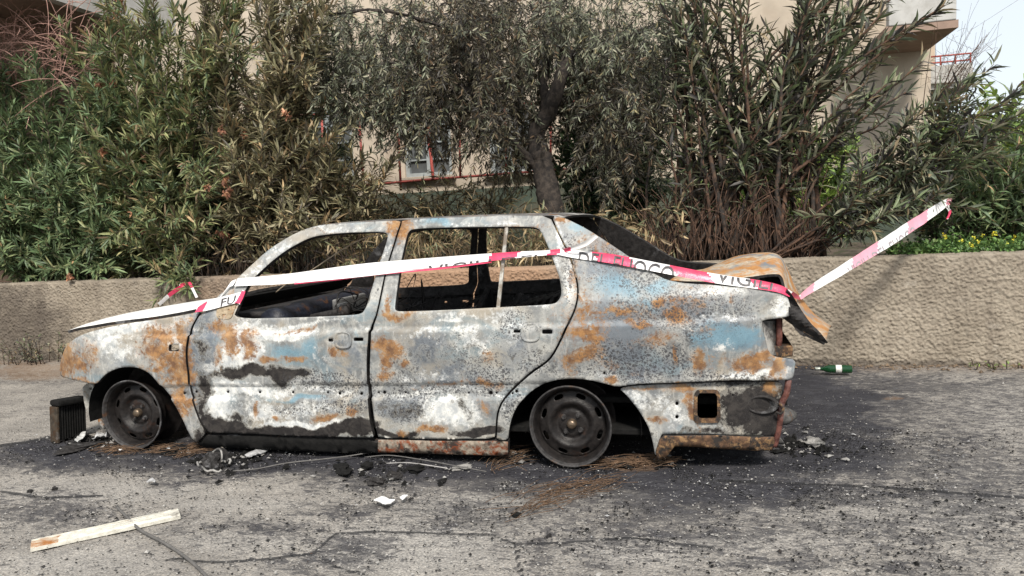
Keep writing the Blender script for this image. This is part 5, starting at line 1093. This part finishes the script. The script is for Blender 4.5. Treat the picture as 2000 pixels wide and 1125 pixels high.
# radiator by the front wheel
rad = empty('radiator', (0, 0, 0), 'fallen black radiator standing on the ground under the nose of the car', 'radiator')
ra = onground(118, 866); rb_ = onground(176, 850); rx_ = unit((rb_-ra)*np.array([1, 1, 0])); ry_ = np.cross([0, 0, 1], rx_); Lr = np.linalg.norm(rb_-ra); Hr = .235
Rm = Matrix(((rx_[0], ry_[0], 0), (rx_[1], ry_[1], 0), (0, 0, 1))) @ Matrix.Rotation(.06, 3, 'Y')
mid = (ra+rb_)/2+ry_*.05
bm = bmesh.new(); add_box(bm, mid+np.array([0, 0, Hr*.48]), (Lr*.96, .05, Hr*.90), rot=Rm, bevel=.004); bmobj('core', bm, M['black'], rad)
for k in range(11):
    bm = bmesh.new(); add_box(bm, mid-ry_*.033+rx_*(Lr*(-.42+.084*k))+np.array([0, 0, Hr*.48]), (.009, .018, Hr*.84), rot=Rm, bevel=.002); bmobj('fin', bm, M['black'], rad)
bm = bmesh.new(); add_box(bm, mid-ry_*.01+np.array([.012, 0, Hr*.98]), (Lr*1.02, .10, .035), rot=Rm, bevel=.012); bmobj('header_tank', bm, M['black'], rad)
bm = bmesh.new(); add_box(bm, mid-rx_*Lr*.5-ry_*.01+np.array([0, 0, Hr*.46]), (.014, .075, Hr*.9), rot=Rm, bevel=.003); bmobj('side_plate', bm, mk_char('side_plate_metal', (.03, .024, .018), (.07, .055, .04), (.07, .04, .02), (.5, .62), .7), rad)
# crumpled lumps
def lump(name, label, cat, u, v, size, mat, seed, squash=.6, sub=2, rough=.35, parent=None):
    bm = bmesh.new(); bmesh.ops.create_icosphere(bm, subdivisions=sub, radius=1); r = np.random.default_rng(seed); ph = r.uniform(0, 6, 9)
    for vt in bm.verts:
        c = vt.co; n = math.sin(c.x*3+ph[0])*math.sin(c.y*3.5+ph[1])+.6*math.sin(c.z*6+ph[2]+c.x*4)+.5*r.normal()*.6; vt.co = c*(1+rough*n*.5)
    p = onground(u, v); R_ = Matrix.Rotation(r.uniform(0, 3), 3, 'Z')
    for vt in bm.verts: q = R_ @ Vector((vt.co.x*size[0], vt.co.y*size[1], vt.co.z*size[2])); vt.co = q+Vector((p[0], p[1], size[2]*.6))
    o = bmobj(name, bm, mat, parent, False)
    return tag(o, label, cat) if label else o
lampu = empty('burnt_lamp', (0, 0, 0), 'crumpled burnt lamp unit with torn pale rim in front of the sill', 'lamp')
lump('housing', None, None, 424, 912, (.075, .06, .055), M['char'], 3, parent=lampu, sub=3, rough=.55)
lump('bulb_holder', None, None, 436, 906, (.035, .03, .05), mk_char('bulb_holder_ash', (.22, .20, .17), (.42, .38, .32), (.1, .07, .05), (.6, .7), .7), 5, parent=lampu, rough=.4)
q = onground(420, 922); P = np.array([q+np.array([.085*math.cos(a), .06*math.sin(a), .02+.035*(math.sin(a*2+.5)*.4+.5)+.006*math.sin(a*9)]) for a in np.linspace(0, 5.6, 36)])
V, F = tube_data(P, .006, 5); meshobj('torn_rim', V, F, M['ashplate'], lampu, True)
P = np.array([q+np.array([-.03+.05*math.cos(a), .03+.03*math.sin(a), .05+.05*math.sin(a*1.3)]) for a in np.linspace(0, 4.6, 24)]); V, F = tube_data(P, .005, 5); meshobj('torn_rim', V, F, M['charlite'], lampu, True)
for i, (nm, lab, cat, u, v, sz, m, sd_) in enumerate([
    ('charred_block', 'long charred black block lying in the ash below the door gap', 'debris', 670, 922, (.085, .035, .022), 'black', 11), ('charred_lump', 'small charred lump just right of the long black block', 'debris', 716, 915, (.03, .02, .02), 'black', 12),
    ('charred_lump', 'charred lump nearest the camera below the rear door', 'debris', 734, 945, (.042, .03, .018), 'char', 13), ('charred_flake', 'curled dark flake below the rear door among the lumps', 'debris', 770, 930, (.055, .03, .008), 'char', 14), ('charred_lump', 'cluster of charred crumbs below the rear door handle', 'debris', 815, 920, (.045, .03, .016), 'black', 15),
    ('ash_slab', 'pale grey slab of ash in front of the rusted sill', 'debris', 902, 914, (.05, .03, .008), 'ashplate', 16), ('charred_crumb', 'black crumb at the end of the rusty wires', 'debris', 1008, 1008, (.018, .014, .010), 'black', 17), ('ash_heap', 'small pile of pale ash behind the tail of the car', 'debris', 1590, 868, (.06, .04, .018), 'ashplate', 18),
    ('stone', 'small dark stone on the asphalt far left', 'stone', 107, 957, (.014, .012, .01), 'char', 19), ('stone', 'small dark stone above the white metal strip', 'stone', 58, 961, (.012, .011, .008), 'char', 20), ('ash_heap', 'low heap of dark ash beneath the fallen radiator', 'debris', 150, 878, (.12, .06, .018), 'char', 21), ('ash_heap', 'dark ash heaped behind the front wheel', 'debris', 345, 880, (.08, .05, .014), 'black', 22)]):
    lump(nm, lab, cat, u, v, sz, M[m], sd_, sub=3, rough=.5)
def scrap(name, label, poly, mat, z=.012, curl=.02, cat='scrap'):
    P = np.array([onground(u, v, z) for u, v in poly]); c = P.mean(0)
    outer = P[:, :2]; v2, f = sheet2d(outer if np.sign(np.sum(outer[:, 0]*np.roll(outer[:, 1], -1)-np.roll(outer[:, 0], -1)*outer[:, 1])) > 0 else outer[::-1], [], .012)
    zz = z+curl*fbm(v2[:, 0]*25, v2[:, 1]*25, 91, 2); V = np.stack([v2[:, 0], v2[:, 1], zz], 1); V2, F, fm = shell(V, f, np.tile([0, 0, -1.], (len(V), 1)), .003)
    o = meshobj(name, V2, F, mat); return tag(o, label, cat)
wp = simple('white_flake', (.74, .74, .73), .6, 0, .08, 40); gp = simple('grey_flake', (.34, .34, .34), .6, 0, .3, 40)
scrap('paint_flake', 'torn white flake on the asphalt below the rear door', [(730, 982), (745, 976), (760, 979), (772, 978), (764, 986), (752, 992), (746, 986)], wp)
scrap('paint_flake', 'tiny white flake right of the larger torn one', [(781, 975), (790, 970), (797, 973), (786, 978)], wp)
scrap('paint_flake', 'dark grey plate fragment lying under the front sill', [(478, 893), (512, 876), (524, 880), (492, 897)], gp, cat='fragment') 
scrap('paint_flake', 'pale flake on the asphalt left of the burnt lamp', [(286, 944), (298, 938), (306, 942), (303, 946)], gp)
scrap('paint_flake', 'white flake just below the front wheel rim', [(232, 880), (236, 876), (240, 880), (236, 884)], wp)
scrap('paint_flake', 'white flake on the soot between front wheel and lamp', [(326, 879), (330, 874), (336, 876), (332, 880)], wp)
scrap('ash_fragment', 'pale crumpled fragment next to the fallen radiator', [(146, 866), (158, 856), (170, 852), (166, 860), (152, 868)], simple('pale_fragment', (.44, .44, .43), .6, 0, .2, 40), curl=.05, cat='fragment')
scrap('ash_fragment', 'grey crumpled fragment under the front bracket', [(180, 862), (192, 850), (212, 852), (204, 862)], gp, curl=.05, cat='fragment')
# rusty steel cords of the burnt tyres
def cords(label, spots, n, ln, mat):
    a = Acc()
    for _ in range(n):
        u, v, su, sv, ang = spots[rng.integers(len(spots))]; p = onground(u+rng.normal()*su, v+rng.normal()*sv, .006); th = ang+rng.normal()*.35; l = ln*rng.uniform(.4, 1.2)
        d = np.array([math.cos(th), math.sin(th), 0]); sd_ = np.array([-d[1], d[0], 0]); a.tube(bez(p-d*l/2, p+sd_*rng.normal()*.05+np.array([0, 0, rng.uniform(0, .035)]), p+d*l/2+np.array([0, 0, rng.uniform(0, .02)]), 7), .0013, 3)
    o = a.obj('tyre_cords', mat); return tag(o, label, 'wires', kind='stuff')
cordm = simple('rusty_cord', (.13, .078, .045), .8, 0, .4, 30)
cords('fan of rusty steel tyre cords on the asphalt before the rear wheel', [(1040, 985, 22, 8, .9), (1080, 968, 30, 8, .7), (1120, 955, 35, 7, .55), (1160, 943, 30, 5, .5)], 85, .22, cordm)
cords('rusty tyre cords coiled round the foot of the rear wheel', [(1215, 906, 40, 4, .1), (1270, 900, 26, 4, .2), (1000, 895, 14, 8, 1.0)], 130, .22, cordm)
cords('rusty tyre cords behind the front wheel', [(330, 878, 22, 4, .2), (225, 880, 24, 4, .2), (380, 880, 10, 6, .9)], 120, .18, cordm)
# loose grit: flakes of soot and pale chips
def chips(name, label, n, sampler, size, mat):
    P = sampler(n); n = len(P); T = np.array([(1, 0, 0), (-.4, .8, 0), (-.6, -.7, 0), (.05, .0, .55)]); a = rng.uniform(0, 6.28, n); s = size*rng.lognormal(0, .45, n)
    J = T[None]*(1+rng.uniform(-.45, .45, (n, 4, 3))); X = J[..., 0]*np.cos(a)[:, None]-J[..., 1]*np.sin(a)[:, None]; Y = J[..., 0]*np.sin(a)[:, None]+J[..., 1]*np.cos(a)[:, None]
    V = np.stack([P[:, :1]+X*s[:, None], P[:, 1:2]+Y*s[:, None], .002+np.abs(J[..., 2])*s[:, None]+rng.uniform(0, .004, (n, 1))], -1).reshape(-1, 3)
    F = (np.arange(n)[:, None, None]*4+np.array([(0, 1, 3), (1, 2, 3), (2, 0, 3)])[None]).reshape(-1, 3); o = meshobj(name, V, F, mat); return tag(o, label, 'debris', kind='stuff')
def soot_sampler(n):
    u = rng.uniform(0, 2000, n*12); v = rng.uniform(840, 1125, n*12); uv = np.stack([u, v], 1); d = (blobs(uv, GROUND_SOOT, True)*.9+.06)*sstep(.42, .68, fbm(u*.012, v*.03, 71, 3)); k = rng.uniform(size=n*12) < d*np.clip((1125-v)/260+.25, 0, 1); return onground(u[k][:n], v[k][:n])
def all_sampler(n): u = rng.uniform(-50, 2050, n); v = 735+(1125-735)*rng.uniform(0, 1, n)**.8; return onground(u, v)
chips('soot_flakes', 'black flakes of soot strewn over the asphalt', 9000, soot_sampler, .0036, M['black'])
chips('pale_chips', 'pale chips and bits of broken glass strewn in the soot', 900, soot_sampler, .0026, simple('pale_chip', (.30, .30, .30), .5, 0, .4, 80))
def heap_sampler(n):
    H = [(165, 862, 40, 10), (205, 868, 20, 8), (430, 908, 38, 14), (480, 892, 30, 8), (740, 925, 90, 16), (1585, 868, 36, 14), (1545, 872, 20, 8), (1010, 892, 20, 8), (1250, 902, 60, 6), (350, 882, 24, 6)]
    k = rng.integers(len(H), size=n); H = np.array(H)[k]; return onground(H[:, 0]+rng.normal(size=n)*H[:, 2], H[:, 1]+rng.normal(size=n)*H[:, 3])
chips('charred_fragments', 'charred fragments lying in heaps round the wreck', 620, heap_sampler, .013, M['black'])
chips('pale_fragments', 'pale fragments of ash lying in heaps round the wreck', 200, heap_sampler, .010, M['ashplate'])
chips('grit', 'loose grit on the asphalt', 7000, all_sampler, .0032, simple('grit_stone', (.24, .23, .215), .9, 0, .5, 60))
chips('dark_grit', 'dark specks of grit on the asphalt', 6000, all_sampler, .0032, M['char'])
chips('dead_leaf_litter', 'brown litter along the foot of the wall', 1800, lambda n: np.stack([rng.uniform(-7, 4, n), WALL_Y-np.abs(rng.normal(size=n))*.10-.02, 0*rng.uniform(size=n)], 1), .010, simple('leaf_litter', (.12, .085, .055), .9, 0, .5, 40))
